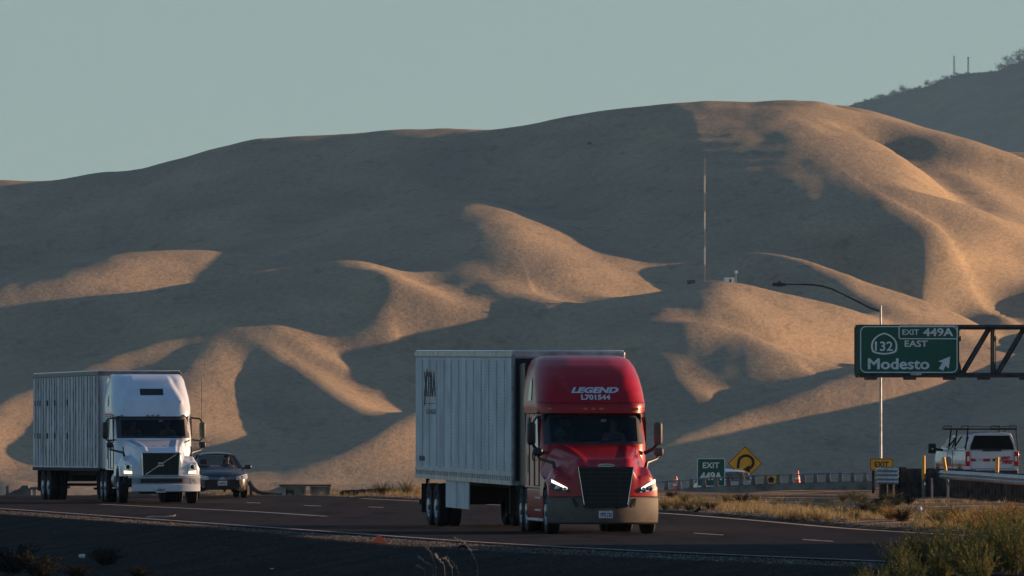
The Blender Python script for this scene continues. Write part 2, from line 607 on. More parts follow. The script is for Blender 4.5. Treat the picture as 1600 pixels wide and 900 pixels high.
# plan curves: (distance, X)
EDGE_NEAR = [(60, 40), (120, 24.0), (160, 15.2), (185, 11.0), (200, 7.6), (206.7, 6.3), (210.6, 4.7), (231.5, 0.0), (268, -5.5), (329, -14.8), (400, -26.5), (520, -48)]
LIP = [(60, 37), (120, 21.5), (160, 13.4), (185, 9.2), (194, 6.9), (200, 5.0), (218, -0.1), (235, -2.9), (268, -7.0), (271, -7.5), (317, -14.9), (329, -17.2), (400, -29.0), (520, -51)]
EDGE_FAR = [(60, 58), (120, 40), (160, 29), (200, 19.5), (230, 13.4), (247, 10.6), (263, 8.0), (288.6, 6.2), (313, 4.1), (358, -2.8), (383, -6.6), (400, -10.0), (520, -32)]


def smooth_tab(tab, y):
    acc = 0
    for o, w in ((-10, .15), (-5, .22), (0, .26), (5, .22), (10, .15)):
        acc = acc + w * cinterp(y + o, tab)
    return acc


def crest_drop(y):
    q = np.maximum(y - 386.0, 0)
    return -0.0007 * q * q / (1 + q / 60.0)


def ground_z(X, Y):
    X = np.asarray(X, float); Y = np.asarray(Y, float)
    lip = smooth_tab(LIP, Y)
    fe = smooth_tab(EDGE_FAR, Y)
    d = np.maximum(lip - X, 0)
    z = np.where(Y > 386, crest_drop(Y), 0.0)
    right = ss(3.0, 9.0, X - fe)                       # ground beside the road stays up where the road dips
    zr = -0.0020 * np.maximum(Y - 300, 0) * (1 - ss(12, 20, X)) + 0.15 * vnoise(X / 4, Y / 14, 31)
    zr = zr - 0.9 * ss(478, 520, Y)
    z = z * (1 - right) + np.where(Y > 386, zr, zr) * right
    z = z + 0.12 * np.exp(-((X - fe - 2.2) / 1.6) ** 2) * (Y < 380)
    # bank falling away from the gravel lip towards the camera
    drop = 0.165 * d / (1 + 0.012 * d)
    lump = (0.05 * vnoise(X / 1.6, Y / 6, 33) + 0.025 * vnoise(X / 0.6, Y / 2.2, 34) + .012 * vnoise(X / 0.22, Y / .8, 36)) * np.clip(d / 0.9, 0, 1)
    z = z - drop * np.clip(d / 0.4, 0, 1) + lump
    # unseen bank added beyond the right edge, shaped to shade the foreground
    b = X - 13.5 - np.maximum(232 - Y, 0) * 0.012
    shade_mound = (2.0 + 3.5 * ss(200, 210, Y)) * ss(0, 9, b) * (1 - ss(232, 244, Y)) * ss(60, 110, Y)
    z = z + shade_mound
    # ground under the photographer
    z = z + 1.6 * (1 - ss(20, 90, Y)) * np.exp(-(X / 30) ** 2)
    return z


gx = np.concatenate([np.arange(-300, -40, 12.0), np.arange(-40, -20, 1.0), np.arange(-20, 24, 0.2), np.arange(24, 60, 1.5), np.arange(60, 300, 12.0)])
gy = np.concatenate([np.arange(-60, 150, 6.0), np.arange(150, 330, 0.75), np.arange(330, 560, 2.0), np.arange(560, 620, 10)])
GX, GY = np.meshgrid(gx, gy)
GZ = ground_z(GX, GY)
# under the asphalt the soil is sunk below the road sheet
_nn, _ff = smooth_tab(EDGE_NEAR, GY), smooth_tab(EDGE_FAR, GY)
GZ = GZ - 0.08 * ss(0.15, 0.5, GX - (_nn - 0.5)) * ss(0.15, 0.5, (_ff + 0.9) - GX)


def soil_mat():
    m, t, b = nt('roadside_soil')
    tc = t.nodes.new('ShaderNodeTexCoord')
    n1 = t.nodes.new('ShaderNodeTexNoise'); n1.inputs['Scale'].default_value = 0.5; n1.inputs['Detail'].default_value = 5
    n2 = t.nodes.new('ShaderNodeTexNoise'); n2.inputs['Scale'].default_value = 9; n2.inputs['Detail'].default_value = 7; n2.inputs['Roughness'].default_value = .75
    n3 = t.nodes.new('ShaderNodeTexVoronoi'); n3.inputs['Scale'].default_value = 14
    sx = t.nodes.new('ShaderNodeSeparateXYZ')
    for n in (n1, n2, n3): t.links.new(tc.outputs['Object'], n.inputs['Vector'])
    t.links.new(tc.outputs['Object'], sx.inputs[0])
    r = t.nodes.new('ShaderNodeValToRGB')
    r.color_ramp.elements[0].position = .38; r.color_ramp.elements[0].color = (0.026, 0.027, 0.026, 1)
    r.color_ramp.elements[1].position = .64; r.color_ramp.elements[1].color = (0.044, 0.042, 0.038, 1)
    t.links.new(n1.outputs['Fac'], r.inputs['Fac'])
    r2 = t.nodes.new('ShaderNodeValToRGB')
    r2.color_ramp.elements[0].position = .35; r2.color_ramp.elements[0].color = (0.35, 0.35, 0.35, 1)
    r2.color_ramp.elements[1].position = .70; r2.color_ramp.elements[1].color = (1.5, 1.45, 1.4, 1)
    t.links.new(n2.outputs['Fac'], r2.inputs['Fac'])
    mx = t.nodes.new('ShaderNodeMix'); mx.data_type = 'RGBA'; mx.blend_type = 'MULTIPLY'; mx.inputs[0].default_value = 1
    t.links.new(r.outputs[0], mx.inputs[6]); t.links.new(r2.outputs[0], mx.inputs[7])
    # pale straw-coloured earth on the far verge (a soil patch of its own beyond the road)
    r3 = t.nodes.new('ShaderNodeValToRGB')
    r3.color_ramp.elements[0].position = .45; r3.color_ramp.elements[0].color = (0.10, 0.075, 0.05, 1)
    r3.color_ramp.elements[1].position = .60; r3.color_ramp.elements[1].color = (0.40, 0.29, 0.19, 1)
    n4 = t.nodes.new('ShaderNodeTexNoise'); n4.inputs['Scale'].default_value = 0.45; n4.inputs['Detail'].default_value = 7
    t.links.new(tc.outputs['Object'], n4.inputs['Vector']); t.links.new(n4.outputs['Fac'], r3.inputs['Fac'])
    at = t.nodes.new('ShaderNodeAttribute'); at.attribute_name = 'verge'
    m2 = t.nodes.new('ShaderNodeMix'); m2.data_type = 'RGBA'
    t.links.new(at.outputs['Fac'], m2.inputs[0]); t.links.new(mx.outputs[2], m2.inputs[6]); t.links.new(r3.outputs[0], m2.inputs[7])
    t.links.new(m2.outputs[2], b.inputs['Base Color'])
    b.inputs['Roughness'].default_value = .95; b.inputs['Specular IOR Level'].default_value = .03
    bp = t.nodes.new('ShaderNodeBump'); bp.inputs['Strength'].default_value = .8; bp.inputs['Distance'].default_value = .06
    t.links.new(n2.outputs['Fac'], bp.inputs['Height']); t.links.new(bp.outputs[0], b.inputs['Normal'])
    return m


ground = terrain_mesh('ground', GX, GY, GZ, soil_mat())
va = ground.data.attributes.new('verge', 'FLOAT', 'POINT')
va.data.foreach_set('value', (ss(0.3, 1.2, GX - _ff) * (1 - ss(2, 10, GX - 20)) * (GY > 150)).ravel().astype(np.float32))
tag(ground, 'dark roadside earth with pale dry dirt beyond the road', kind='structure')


# valley floor between the road and the hills, hidden by the crest of the road
yy = np.concatenate([np.arange(600, 2500, 60.0), [2500, 2560]])
xx = np.arange(-900, 900.1, 60)
VX, VY = np.meshgrid(xx, yy)
VZ = -12 - 0.004 * (VY - 600)
valley = terrain_mesh('valley_floor', VX, VY, VZ, M_HILL)
tag(valley, kind='structure')


def road_mat():
    m, t, b = nt('worn_asphalt')
    tc = t.nodes.new('ShaderNodeTexCoord')
    n1 = t.nodes.new('ShaderNodeTexNoise'); n1.inputs['Scale'].default_value = 0.35; n1.inputs['Detail'].default_value = 6
    mp = t.nodes.new('ShaderNodeMapping'); mp.inputs['Rotation'].default_value = (0, 0, R(-9)); mp.inputs['Scale'].default_value = (1.0, 0.03, 1)
    n2 = t.nodes.new('ShaderNodeTexNoise'); n2.inputs['Scale'].default_value = 1.3; n2.inputs['Detail'].default_value = 4
    n3 = t.nodes.new('ShaderNodeTexNoise'); n3.inputs['Scale'].default_value = 40; n3.inputs['Detail'].default_value = 4
    t.links.new(tc.outputs['Object'], n1.inputs['Vector']); t.links.new(tc.outputs['Object'], mp.inputs['Vector'])
    t.links.new(mp.outputs[0], n2.inputs['Vector']); t.links.new(tc.outputs['Object'], n3.inputs['Vector'])
    add = t.nodes.new('ShaderNodeMath'); add.operation = 'ADD'
    t.links.new(n1.outputs['Fac'], add.inputs[0]); t.links.new(n2.outputs['Fac'], add.inputs[1])
    r = t.nodes.new('ShaderNodeValToRGB')
    r.color_ramp.elements[0].position = .8; r.color_ramp.elements[0].color = (0.017, 0.017, 0.019, 1)
    r.color_ramp.elements[1].position = 1.0; r.color_ramp.elements[1].color = (0.034, 0.032, 0.034, 1)
    md = t.nodes.new('ShaderNodeMath'); md.operation = 'MULTIPLY'; md.inputs[1].default_value = 1.0
    t.links.new(add.outputs[0], md.inputs[0]); t.links.new(md.outputs[0], r.inputs['Fac'])
    t.links.new(r.outputs[0], b.inputs['Base Color'])
    b.inputs['Roughness'].default_value = .9; b.inputs['Specular IOR Level'].default_value = .02
    bp = t.nodes.new('ShaderNodeBump'); bp.inputs['Strength'].default_value = .3; bp.inputs['Distance'].default_value = .01
    t.links.new(n3.outputs['Fac'], bp.inputs['Height']); t.links.new(bp.outputs[0], b.inputs['Normal'])
    return m


ry = np.concatenate([np.arange(60, 180, 6.0), np.arange(180, 420, 1.5), np.arange(420, 560, 5.0)])
rt = np.linspace(0, 1, 40)
RY, RT = np.meshgrid(ry, rt, indexing='ij')
RX = smooth_tab(EDGE_NEAR, RY) - 0.45 + RT * (smooth_tab(EDGE_FAR, RY) + 0.75 - smooth_tab(EDGE_NEAR, RY) + 0.45)
# irregular broken asphalt edges
RX = RX + np.where(RT < .01, 0.10 * vnoise(RY / 1.7, RY * 0, 41), 0) + np.where(RT > .99, 0.2 * vnoise(RY / 1.7, RY * 0, 42), 0)
RZ = crest_drop(RY) + 0.012
road = terrain_mesh('road', RX, RY, RZ, road_mat())
tag(road, 'dark worn asphalt highway curving to the right', kind='structure')
M_PAINT = mat('worn_road_paint', (0.55, 0.53, 0.50), .8, var=.2, scale=3, col2=(0.10, 0.095, 0.09), thr=(.36, .56), detail=8)
M_PAINTY = mat('worn_edge_paint', (0.52, 0.40, 0.27), .8, var=.2, scale=3, col2=(0.16, 0.12, 0.09), thr=(.3, .5), detail=8)


def stripe(name, tab, y0, y1, w, m, label, off=0.0):
    ys = np.linspace(y0, y1, max(3, int((y1 - y0) / 2)))
    xs = smooth_tab(tab, ys) + off
    rows = [[(x - w / 2, y, float(crest_drop(y)) + 0.017), (x + w / 2, y, float(crest_drop(y)) + 0.017)] for x, y in zip(xs, ys)]
    return tag(MB().grid(rows).build(name, m, smooth=0), label, kind='structure')


stripe('near_edge_line', EDGE_NEAR, 120, 400, 0.16, M_PAINT, 'thin worn white line along the near edge of the road')
stripe('far_edge_line', EDGE_FAR, 170, 372, 0.22, M_PAINTY, 'worn line along the far edge of the road')
MID = [(290, -3.2), (300, -4.9), (315, -6.7), (342, -11.85), (360, -15)]
stripe('lane_line', MID, 301, 346, 0.20, M_PAINT, 'worn solid line beside the white truck')
DASH = [(200, 14), (240, 6.5), (254, 4.4), (334, -4), (340, -6), (353, -8.2), (385, -14)]
for (xa, ya, xb, yb) in ((385, 786, 407, 786.8), (475, 790.5, 502, 791.5), (575, 792.8, 599, 793.8), (1084, 834, 1130, 837), (1254, 844, 1302, 847)):
    Da, Db = F * CH / (ya - HOR), F * CH / (yb - HOR)
    Xa, Xb = PX(xa, Da), PX(xb, Db)
    v = Vector((Xb - Xa, Db - Da, 0)); n = Vector((-v.y, v.x, 0)).normalized() * 0.0
    rows = [[(Xa, Da - .55, .017), (Xa, Da + .55, .017)], [(Xb, Db - .55, .017), (Xb, Db + .55, .017)]]
    tag(MB().grid(rows).build('lane_dash', M_PAINT, smooth=0), 'short worn white lane dash', kind='structure')


def gz(x, y):
    return float(ground_z(np.array([x]), np.array([y]))[0])
# ------------------------------------------------------------------ vehicle materials
M_RED = mat('red_paint', (0.36, 0.003, 0.010), .36, var=.06, scale=1.2, coat=.22, spec=.3, rvar=.06)
M_WHITE = mat('white_paint', (0.68, 0.75, 0.83), .32, var=.05, scale=1.5, coat=.5, rvar=.06)  # bluish cast puts blue skylight into the white paint
M_BLACK = mat('black_plastic', (0.018, 0.018, 0.020), .45, var=.2, scale=6)
M_DARK = mat('dark_underbody', (0.012, 0.012, 0.013), .8, var=.2, scale=3)
M_BUMP = mat('grey_bumper_plastic', (0.125, 0.112, 0.094), .5, var=.12, scale=4, spec=.3)
M_TYRE = mat('tyre_rubber', (0.020, 0.020, 0.021), .85, var=.25, scale=8)
M_RIM = mat('wheel_metal', (0.42, 0.43, 0.45), .35, metal=.9, var=.2, scale=6)
M_CHROME = mat('chrome', (0.75, 0.76, 0.78), .14, metal=1.0, var=.06, scale=5)
M_ALU = mat('dull_aluminium', (0.42, 0.44, 0.46), .42, metal=.6, var=.2, scale=3)
M_GRILLE = mat('black_grille', (0.010, 0.010, 0.011), .4, var=.2, scale=9)
M_SEAM = mat('panel_gap', (0.02, 0.018, 0.018), .9, var=.1, scale=9)
M_TRIM = mat('grey_trim', (0.30, 0.30, 0.31), .5, var=.15, scale=6)
M_LETTER = mat('silver_lettering', (0.62, 0.64, 0.68), .4, var=.05, scale=6)
M_DKLETTER = mat('dark_brown_lettering', (0.035, 0.022, 0.022), .6, var=.3, scale=8)
M_PLATE = mat('licence_plate_white', (0.75, 0.75, 0.76), .5, var=.06, scale=9)
M_INK = mat('plate_ink', (0.03, 0.035, 0.07), .6, var=.1, scale=9)
M_SEAT = mat('dark_seat_fabric', (0.035, 0.035, 0.038), .9, var=.2, scale=9)
M_SKIN = mat('skin', (0.42, 0.25, 0.18), .5, var=.08, scale=6)
M_CLOTH = mat('shirt_fabric', (0.20, 0.21, 0.24), .9, var=.15, scale=6)
M_HAIR = mat('dark_hair', (0.02, 0.015, 0.012), .7, var=.2, scale=20)
M_AMBERL = mat('amber_lens', (0.7, 0.16, 0.01), .25, var=.1, scale=9)
M_REDL = mat('red_lens', (0.5, 0.01, 0.01), .2, var=.1, scale=9)
M_LAMP = mat('running_lamp', (0.9, 0.9, 0.85), .2, var=.02, scale=9, emit=(1.0, .96, .85), estr=1.1)
M_LAMPW = mat('warm_running_lamp', (0.9, 0.8, 0.6), .2, var=.02, scale=9, emit=(1.0, .62, .28), estr=1.8)
M_REFL = mat('lamp_reflector', (0.55, 0.57, 0.60), .18, metal=.8, var=.3, scale=12)
M_GREENBAG = mat('green_fabric', (0.03, 0.12, 0.04), .8, var=.2, scale=6)


def glass_mat(name, tint, alpha):
    m, t, b = nt(name)
    n = t.nodes.new('ShaderNodeTexNoise'); n.inputs['Scale'].default_value = 2.0
    tc = t.nodes.new('ShaderNodeTexCoord'); t.links.new(tc.outputs['Object'], n.inputs['Vector'])
    mr = t.nodes.new('ShaderNodeMapRange'); mr.inputs['To Min'].default_value = .03; mr.inputs['To Max'].default_value = .09
    t.links.new(n.outputs['Fac'], mr.inputs['Value']); t.links.new(mr.outputs[0], b.inputs['Roughness'])
    b.inputs['Base Color'].default_value = (*tint, 1)
    b.inputs['Alpha'].default_value = alpha
    b.inputs['Specular IOR Level'].default_value = .5
    return m


M_GLASS = glass_mat('windscreen_glass', (0.006, 0.008, 0.010), .55)
M_SGLASS = glass_mat('dark_side_glass', (0.01, 0.013, 0.016), .93)


def trailer_mat(name, c1, c2, dirt, streak):
    m, t, b = nt(name)
    tc = t.nodes.new('ShaderNodeTexCoord')
    mp = t.nodes.new('ShaderNodeMapping'); mp.inputs['Scale'].default_value = (1, 1, 0.13)
    t.links.new(tc.outputs['Object'], mp.inputs['Vector'])
    n1 = t.nodes.new('ShaderNodeTexNoise'); n1.inputs['Scale'].default_value = 1.6; n1.inputs['Detail'].default_value = 7
    n2 = t.nodes.new('ShaderNodeTexNoise'); n2.inputs['Scale'].default_value = 1.1; n2.inputs['Detail'].default_value = 6
    t.links.new(mp.outputs[0], n1.inputs['Vector']); t.links.new(tc.outputs['Object'], n2.inputs['Vector'])
    r = t.nodes.new('ShaderNodeValToRGB')
    r.color_ramp.elements[0].position = .35; r.color_ramp.elements[0].color = (*c2, 1)
    r.color_ramp.elements[1].position = .62; r.color_ramp.elements[1].color = (*c1, 1)
    t.links.new(n1.outputs['Fac'], r.inputs['Fac'])
    r2 = t.nodes.new('ShaderNodeValToRGB')
    r2.color_ramp.elements[0].position = .30; r2.color_ramp.elements[0].color = (*dirt, 1)
    r2.color_ramp.elements[1].position = .55; r2.color_ramp.elements[1].color = (1, 1, 1, 1)
    t.links.new(n2.outputs['Fac'], r2.inputs['Fac'])
    mx = t.nodes.new('ShaderNodeMix'); mx.data_type = 'RGBA'; mx.blend_type = 'MULTIPLY'; mx.inputs[0].default_value = streak
    t.links.new(r.outputs[0], mx.inputs[6]); t.links.new(r2.outputs[0], mx.inputs[7])
    t.links.new(mx.outputs[2], b.inputs['Base Color'])
    b.inputs['Roughness'].default_value = .5
    b.inputs['Metallic'].default_value = .15
    return m


M_TRL_A = trailer_mat('worn_white_trailer_skin', (0.50, 0.585, 0.66), (0.38, 0.45, 0.52), (0.66, 0.66, 0.68), .85)  # blue of the skylit side is put into the skin colour
M_TRL_B = trailer_mat('stained_white_trailer_skin', (0.60, 0.63, 0.66), (0.45, 0.47, 0.50), (0.62, 0.60, 0.58), .9)


# ------------------------------------------------------------------ a plain seated driver
def skinned(name, chains, mats, parent=None, sub=2):
    """chains: list of [(x,y,z,r)...]; each starts on an existing point or anew; one continuous skin surface"""
    bm = bmesh.new()
    lay = bm.verts.layers.skin.verify()
    pts = {}
    first = True
    for ch in chains:
        prev = None
        for (x, y, z, r) in ch:
            k = (round(x, 3), round(y, 3), round(z, 3))
            if k not in pts:
                v = bm.verts.new((x, y, z))
                v[lay].radius = (r, r)
                v[lay].use_root = first
                first = False
                pts[k] = v
            v = pts[k]
            if prev is not None and prev is not v and not bm.edges.get((prev, v)):
                bm.edges.new((prev, v))
            prev = v
    me = bpy.data.meshes.new(name)
    bm.to_mesh(me)
    bm.free()
    o = bpy.data.objects.new(name, me)
    COL.objects.link(o)
    o.modifiers.new('skin', 'SKIN').use_smooth_shade = True
    s = o.modifiers.new('sub', 'SUBSURF'); s.levels = sub; s.render_levels = sub
    dg = bpy.context.evaluated_depsgraph_get()
    m2 = bpy.data.meshes.new_from_object(o.evaluated_get(dg))
    o.modifiers.clear()
    o.data = m2
    m2.materials.clear()
    for m in mats:
        m2.materials.append(m)
    m2.polygons.foreach_set('use_smooth', [True] * len(m2.polygons))
    if parent:
        o.parent = parent
    return o


def seated_person(loc, rz, label, wheel=True, cloth=None):
    """person facing local -Y on a seat whose cushion top is at the object's origin"""
    hy, hz_ = (-0.46, 0.30) if wheel else (-0.30, 0.16)
    chains = [
        [(0, 0, 0.10, .15), (0, .03, .30, .15), (0, .02, .48, .17), (0, .0, .57, .08), (0, -.01, .64, .065), (0, -.02, .72, .095), (0, -.02, .82, .09), (0, -.01, .88, .05)],
    ]
    for sgn in (-1, 1):
        chains.append([(0, .02, .48, .17), (sgn * .19, .02, .50, .075), (sgn * .25, -.10, .30, .052), (sgn * .19, hy + .10, hz_ - .02, .040), (sgn * .17, hy, hz_ + .04, .036)])
        for q in (-.03, -.01, .012, .032):
            chains.append([(sgn * .17, hy, hz_ + .04, .036), (sgn * .17 + q, hy - .05, hz_ + .085, .010), (sgn * .17 + q, hy - .035, hz_ + .115, .009)])
        chains.append([(sgn * .17, hy, hz_ + .04, .036), (sgn * .17 - sgn * .05, hy - .03, hz_ + .06, .011), (sgn * .17 - sgn * .06, hy - .045, hz_ + .09, .009)])
        chains.append([(0, 0, 0.10, .15), (sgn * .10, -.12, .08, .09), (sgn * .14, -.48, .12, .065), (sgn * .13, -.56, -.26, .05), (sgn * .13, -.66, -.32, .04)])
    # nose
    chains.append([(0, -.02, .72, .095), (0, -.125, .735, .016)])
    o = skinned('person', chains, [M_SKIN])
    o.location = loc
    o.rotation_euler = (0, 0, rz)
    tag(o, label, 'person', 'people seated behind windscreens')
    # shirt: shell over torso
    rows = []
    for z, rx, ry_ in ((.02, .19, .15), (.2, .19, .155), (.38, .215, .17), (.50, .23, .15), (.57, .13, .10), (.60, .085, .085)):
        rows.append([(rx * math.cos(a), .02 + ry_ * math.sin(a), z) for a in np.linspace(0, 2 * math.pi, 20, endpoint=False)])
    MB().grid(rows, closed=True).build('shirt', cloth or M_CLOTH, o)
    hr = MB()
    rows = []
    for t in np.linspace(0, 1, 7):
        a0 = t * math.pi * .5
        rows.append([(.108 * math.cos(a0) * math.cos(a), .0 + .118 * math.cos(a0) * math.sin(a), .80 + .125 * math.sin(a0)) for a in np.linspace(0, 2 * math.pi, 18, endpoint=False)])
    hr.grid(rows, closed=True).build('hair', M_HAIR, o)
    fm = MB()
    for sx in (-.036, .036):
        fm.lathe([(-.006, .001), (-.004, .012), (.004, .012)], (sx, -.108, .765), 'y', 10)
    fm.box(-.03, .03, -.112, -.104, .684, .692)
    fm.build('face_features', M_HAIR, o)
    return o


# ------------------------------------------------------------------ wheels
def wheel_tree(parent, x, y, r, w, side, rim=M_RIM, dual=False, name='wheel'):
    """tyre is the part, rim its sub-part; side is -1 / +1"""
    t = MB()
    n = 2 if dual else 1
    for k in range(n):
        cx = x - side * k * (w + .05)
        h = w / 2
        t.lathe([(-h * .75, r * .60), (-h, r * .70), (-h, r * .90), (-h * .82, r * .985), (-h * .45, r), (-h * .40, r * .975), (-h * .30, r * .975), (-h * .25, r),
                 (h * .25, r), (h * .30, r * .975), (h * .40, r * .975), (h * .45, r), (h * .82, r * .985), (h, r * .90), (h, r * .70), (h * .75, r * .60)], (cx, y, r), 'x', 36)
    o = t.build(name, M_TYRE, parent, smooth=40)
    m = MB()
    f = side * w / 2
    m.lathe([(f * .95, r * .61), (f * .80, r * .57), (f * .35, r * .50), (f * .30, r * .34), (f * .72, r * .30), (f * 1.02, r * .27), (f * 1.12, r * .20), (f * 1.15, .001)], (x, y, r), 'x', 28)
    for k in range(10):
        a = 2 * math.pi * k / 10
        m.tube([(x + f * .70, y + r * .42 * math.cos(a), r + r * .42 * math.sin(a)), (x + f * .95, y + r * .40 * math.cos(a), r + r * .40 * math.sin(a))], .02, 6)
    m.build('rim', rim, o, smooth=35)
    return o


# ------------------------------------------------------------------ semi-trailer truck
def fy_factory(prof):
    """prof rows: z, yf, hw, rx, ry  -> front surface y(x, z), half width(z)"""
    zs = [p[0] for p in prof]

    def val(z):
        return [float(np.interp(z, zs, [p[i] for p in prof])) for i in range(1, 5)]

    def fy(x, z):
        yf, hw, rx, ry_ = val(z)
        q = abs(x) - (hw - rx)
        if q <= 0:
            return yf + .04 * (x / hw) ** 2
        q = min(q / rx, 1.0)
        return yf + .04 * (x / hw) ** 2 + ry_ * (1 - math.sqrt(max(0, 1 - q * q)))
    return val, fy


def smax(a, b, k):
    h = min(1, max(0, .5 + .5 * (a - b) / k))
    return b * (1 - h) + a * h + k * h * (1 - h)


def sst(a, b, x):
    t = min(1, max(0, (x - a) / (b - a)))
    return t * t * (3 - 2 * t)


def rounded_box(x0, x1, y0, y1, z0, z1, name, m, parent, bev=.04):
    return MB().box(x0, x1, y0, y1, z0, z1).build(name, m, parent, bevel=bev, seg=3)


def surf_text(txt, size, f, name, m, parent, **kw):
    """letters laid on a surface: f maps (u, v) to a 3D point"""
    vs, fs = text_geo(txt, size, **kw)
    return MB().add([f(v.x, v.y) for v in vs], fs).build(name, m, parent, smooth=0, fix=False)


def semi(loc, rz, style, label, trailer_rz, tl, tz0, tz1, plate):
    red = style == 'red'
    paint = M_RED if red else M_WHITE
    root = empty('semi_truck', loc, rz, label, 'truck', 'semi trucks on the highway')
    LH = 2.30                                  # hood length
    # ---------------- cab and sleeper
    if red:
        prof = [(1.02, 2.20, 1.20, .38, .50), (2.00, 2.22, 1.20, .40, .55), (2.68, 2.72, 1.18, .40, .55), (2.70, 2.60, 1.22, .40, .60), (2.90, 2.62, 1.235, .42, .60),
                (2.95, 2.66, 1.235, .44, .65), (3.20, 2.82, 1.22, .48, .8), (3.50, 3.12, 1.19, .54, 1.0), (3.75, 3.50, 1.13, .60, 1.1), (3.90, 3.90, 1.05, .62, 1.0), (3.98, 4.30, .93, .60, .8), (4.0, 4.6, .80, .5, .6)]
        zl = [1.02, 1.5, 2.0, 2.06, 2.2, 2.4, 2.60, 2.66, 2.68, 2.70, 2.80, 2.90, 2.95, 3.05, 3.12, 3.16, 3.20, 3.26, 3.32, 3.40, 3.50, 3.60, 3.68, 3.75, 3.80, 3.85, 3.90, 3.94, 3.98, 4.0]
    else:
        prof = [(1.02, 2.20, 1.20, .36, .50), (2.00, 2.25, 1.20, .40, .50), (2.66, 2.66, 1.18, .40, .55), (2.68, 2.62, 1.21, .40, .6), (2.78, 2.64, 1.22, .42, .60), (2.95, 2.74, 1.225, .42, .6),
                (3.25, 3.02, 1.21, .36, .7), (3.55, 3.36, 1.17, .34, .8), (3.80, 3.75, 1.14, .32, .8), (3.92, 4.05, 1.09, .36, .7), (3.98, 4.4, 1.02, .4, .5)]
        zl = [1.02, 1.5, 2.0, 2.06, 2.2, 2.4, 2.58, 2.64, 2.66, 2.68, 2.74, 2.78, 2.86, 2.95, 3.05, 3.15, 3.20, 3.25, 3.32, 3.40, 3.48, 3.55, 3.65, 3.72, 3.80, 3.86, 3.92, 3.95, 3.98]
    val, fy0 = fy_factory(prof)

    def fy(x, z):
        y = fy0(x, z)
        if red and z > 3.0:                    # recessed panel on the roof fairing
            w = .54 + .28 * sst(3.15, 3.95, z)
            ins = sst(w + .045, w - .035, abs(x)) * sst(3.13, 3.22, z)
            y += .07 * ins
        if not red and z > 2.9:                # raised centre with cheeks either side
            w = .98 - .36 * sst(2.95, 3.95, z)
            y -= .17 * sst(w + .05, w - .03, abs(x)) * sst(2.9, 3.2, z) * sst(3.98, 3.85, z)
        return y
    YB = 6.05 if red else 5.6
    cab = MB()
    na = 10
    rows = []
    for z in zl:
        yf, hw, rx, ry_ = val(z)
        row = []
        for y in np.linspace(YB, yf + ry_ + .05, 7):
            row.append((-hw, y, z))
        for a in np.linspace(0, math.pi / 2, na):
            x = -(hw - rx) - rx * math.cos(a)
            row.append((x, fy(x, z), z))
        for x in np.linspace(-(hw - rx), hw - rx, 33)[1:-1]:
            row.append((x, fy(x, z), z))
        for a in np.linspace(math.pi / 2, 0, na):
            x = (hw - rx) + rx * math.cos(a)
            row.append((x, fy(x, z), z))
        for y in np.linspace(yf + ry_ + .05, YB, 7):
            row.append((hw, y, z))
        rows.append(row)
    WZ0, WZ1 = 2.06, 2.60 if red else 2.58
    nrow = len(rows[0])

    def skip(i, j):
        zm = (zl[i] + zl[i + 1]) / 2
        if not (WZ0 < zm < WZ1):
            return False
        return 7 + 5 <= j < nrow - 7 - 5 - 1
    cab.grid(rows, skip=skip)
    cab.grid([[r[0] for r in rows], [r[-1] for r in rows]])          # back wall
    top = rows[-1]
    cab.add(top, [list(range(len(top)))])
    cab.build('cab', paint, root, smooth=38)

    def patch(name, m, x0, x1, z0, z1, nx=14, nz=6, eps=.006, f=None, parent=root, smooth=60):
        f = f or fy
        g = MB()
        g.grid([[(x0 + (x1 - x0) * i / nx, f(x0 + (x1 - x0) * i / nx, z0 + (z1 - z0) * k / nz) - eps, z0 + (z1 - z0) * k / nz) for i in range(nx + 1)] for k in range(nz + 1)])
        return g.build(name, m, parent, smooth=smooth)
    # windscreen: black surround, glass, wipers
    wx = 1.13
    g = MB()
    ZA, ZB = 2.005, 2.665
    nx = 30
    xs = [-wx + 2 * wx * i / nx for i in range(nx + 1)]
    zz = [ZA, ZA + .05, ZB - .07, ZB]
    g.grid([[(x, fy(x, z) - .010, z) for x in xs] for z in zz], skip=lambda i, j: i == 1 and 2 <= j < nx - 2)
    fr = g.build('windscreen_frame', M_BLACK, root, smooth=60)
    g = MB()
    xs2 = [x for x in xs[2:-2]]
    g.grid([[(x, fy(x, z) - .004, z) for x in xs2] for z in np.linspace(ZA + .05, ZB - .07, 8)])
    g.build('windscreen', M_GLASS, root, smooth=80)
    for sx in (-.62, .10):
        MB().tube([(sx + k * .1, fy(sx + k * .1, 2.06 + k * .012) - .03, 2.06 + k * .012) for k in range(6)], .010, 6).build('wiper', M_BLACK, root)
    # interior
    g = MB()
    g.box(-1.08, 1.08, 3.75, 3.8, 1.3, 2.66)
    g.box(-1.10, -1.06, 2.8, 3.8, 1.3, 2.66); g.box(1.06, 1.10, 2.8, 3.8, 1.3, 2.66)
    g.box(-1.08, 1.08, 2.75, 3.8, 2.662, 2.69)
    g.box(-1.05, 1.05, 2.50, 2.85, 1.5, 2.04)
    g.box(-1.08, 1.08, 2.8, 3.8, 1.25, 1.3)
    g.build('cab_interior', M_DARK, root, smooth=0)
    for sx in (-.55, .55):
        g = MB()
        g.box(sx - .24, sx + .24, 3.15, 3.62, 1.55, 1.72)
        g.box(sx - .24, sx + .24, 3.52, 3.66, 1.72, 2.36)
        g.box(sx - .14, sx + .14, 3.52, 3.62, 2.38, 2.56)
        g.build('seat', M_SEAT, root, bevel=.04)
    g = MB()
    g.tube([(.55 + .21 * math.cos(a), 2.98 + .07 * math.sin(a), 2.06 + .19 * math.sin(a)) for a in np.linspace(0, 2 * math.pi, 25)], .016, 6)
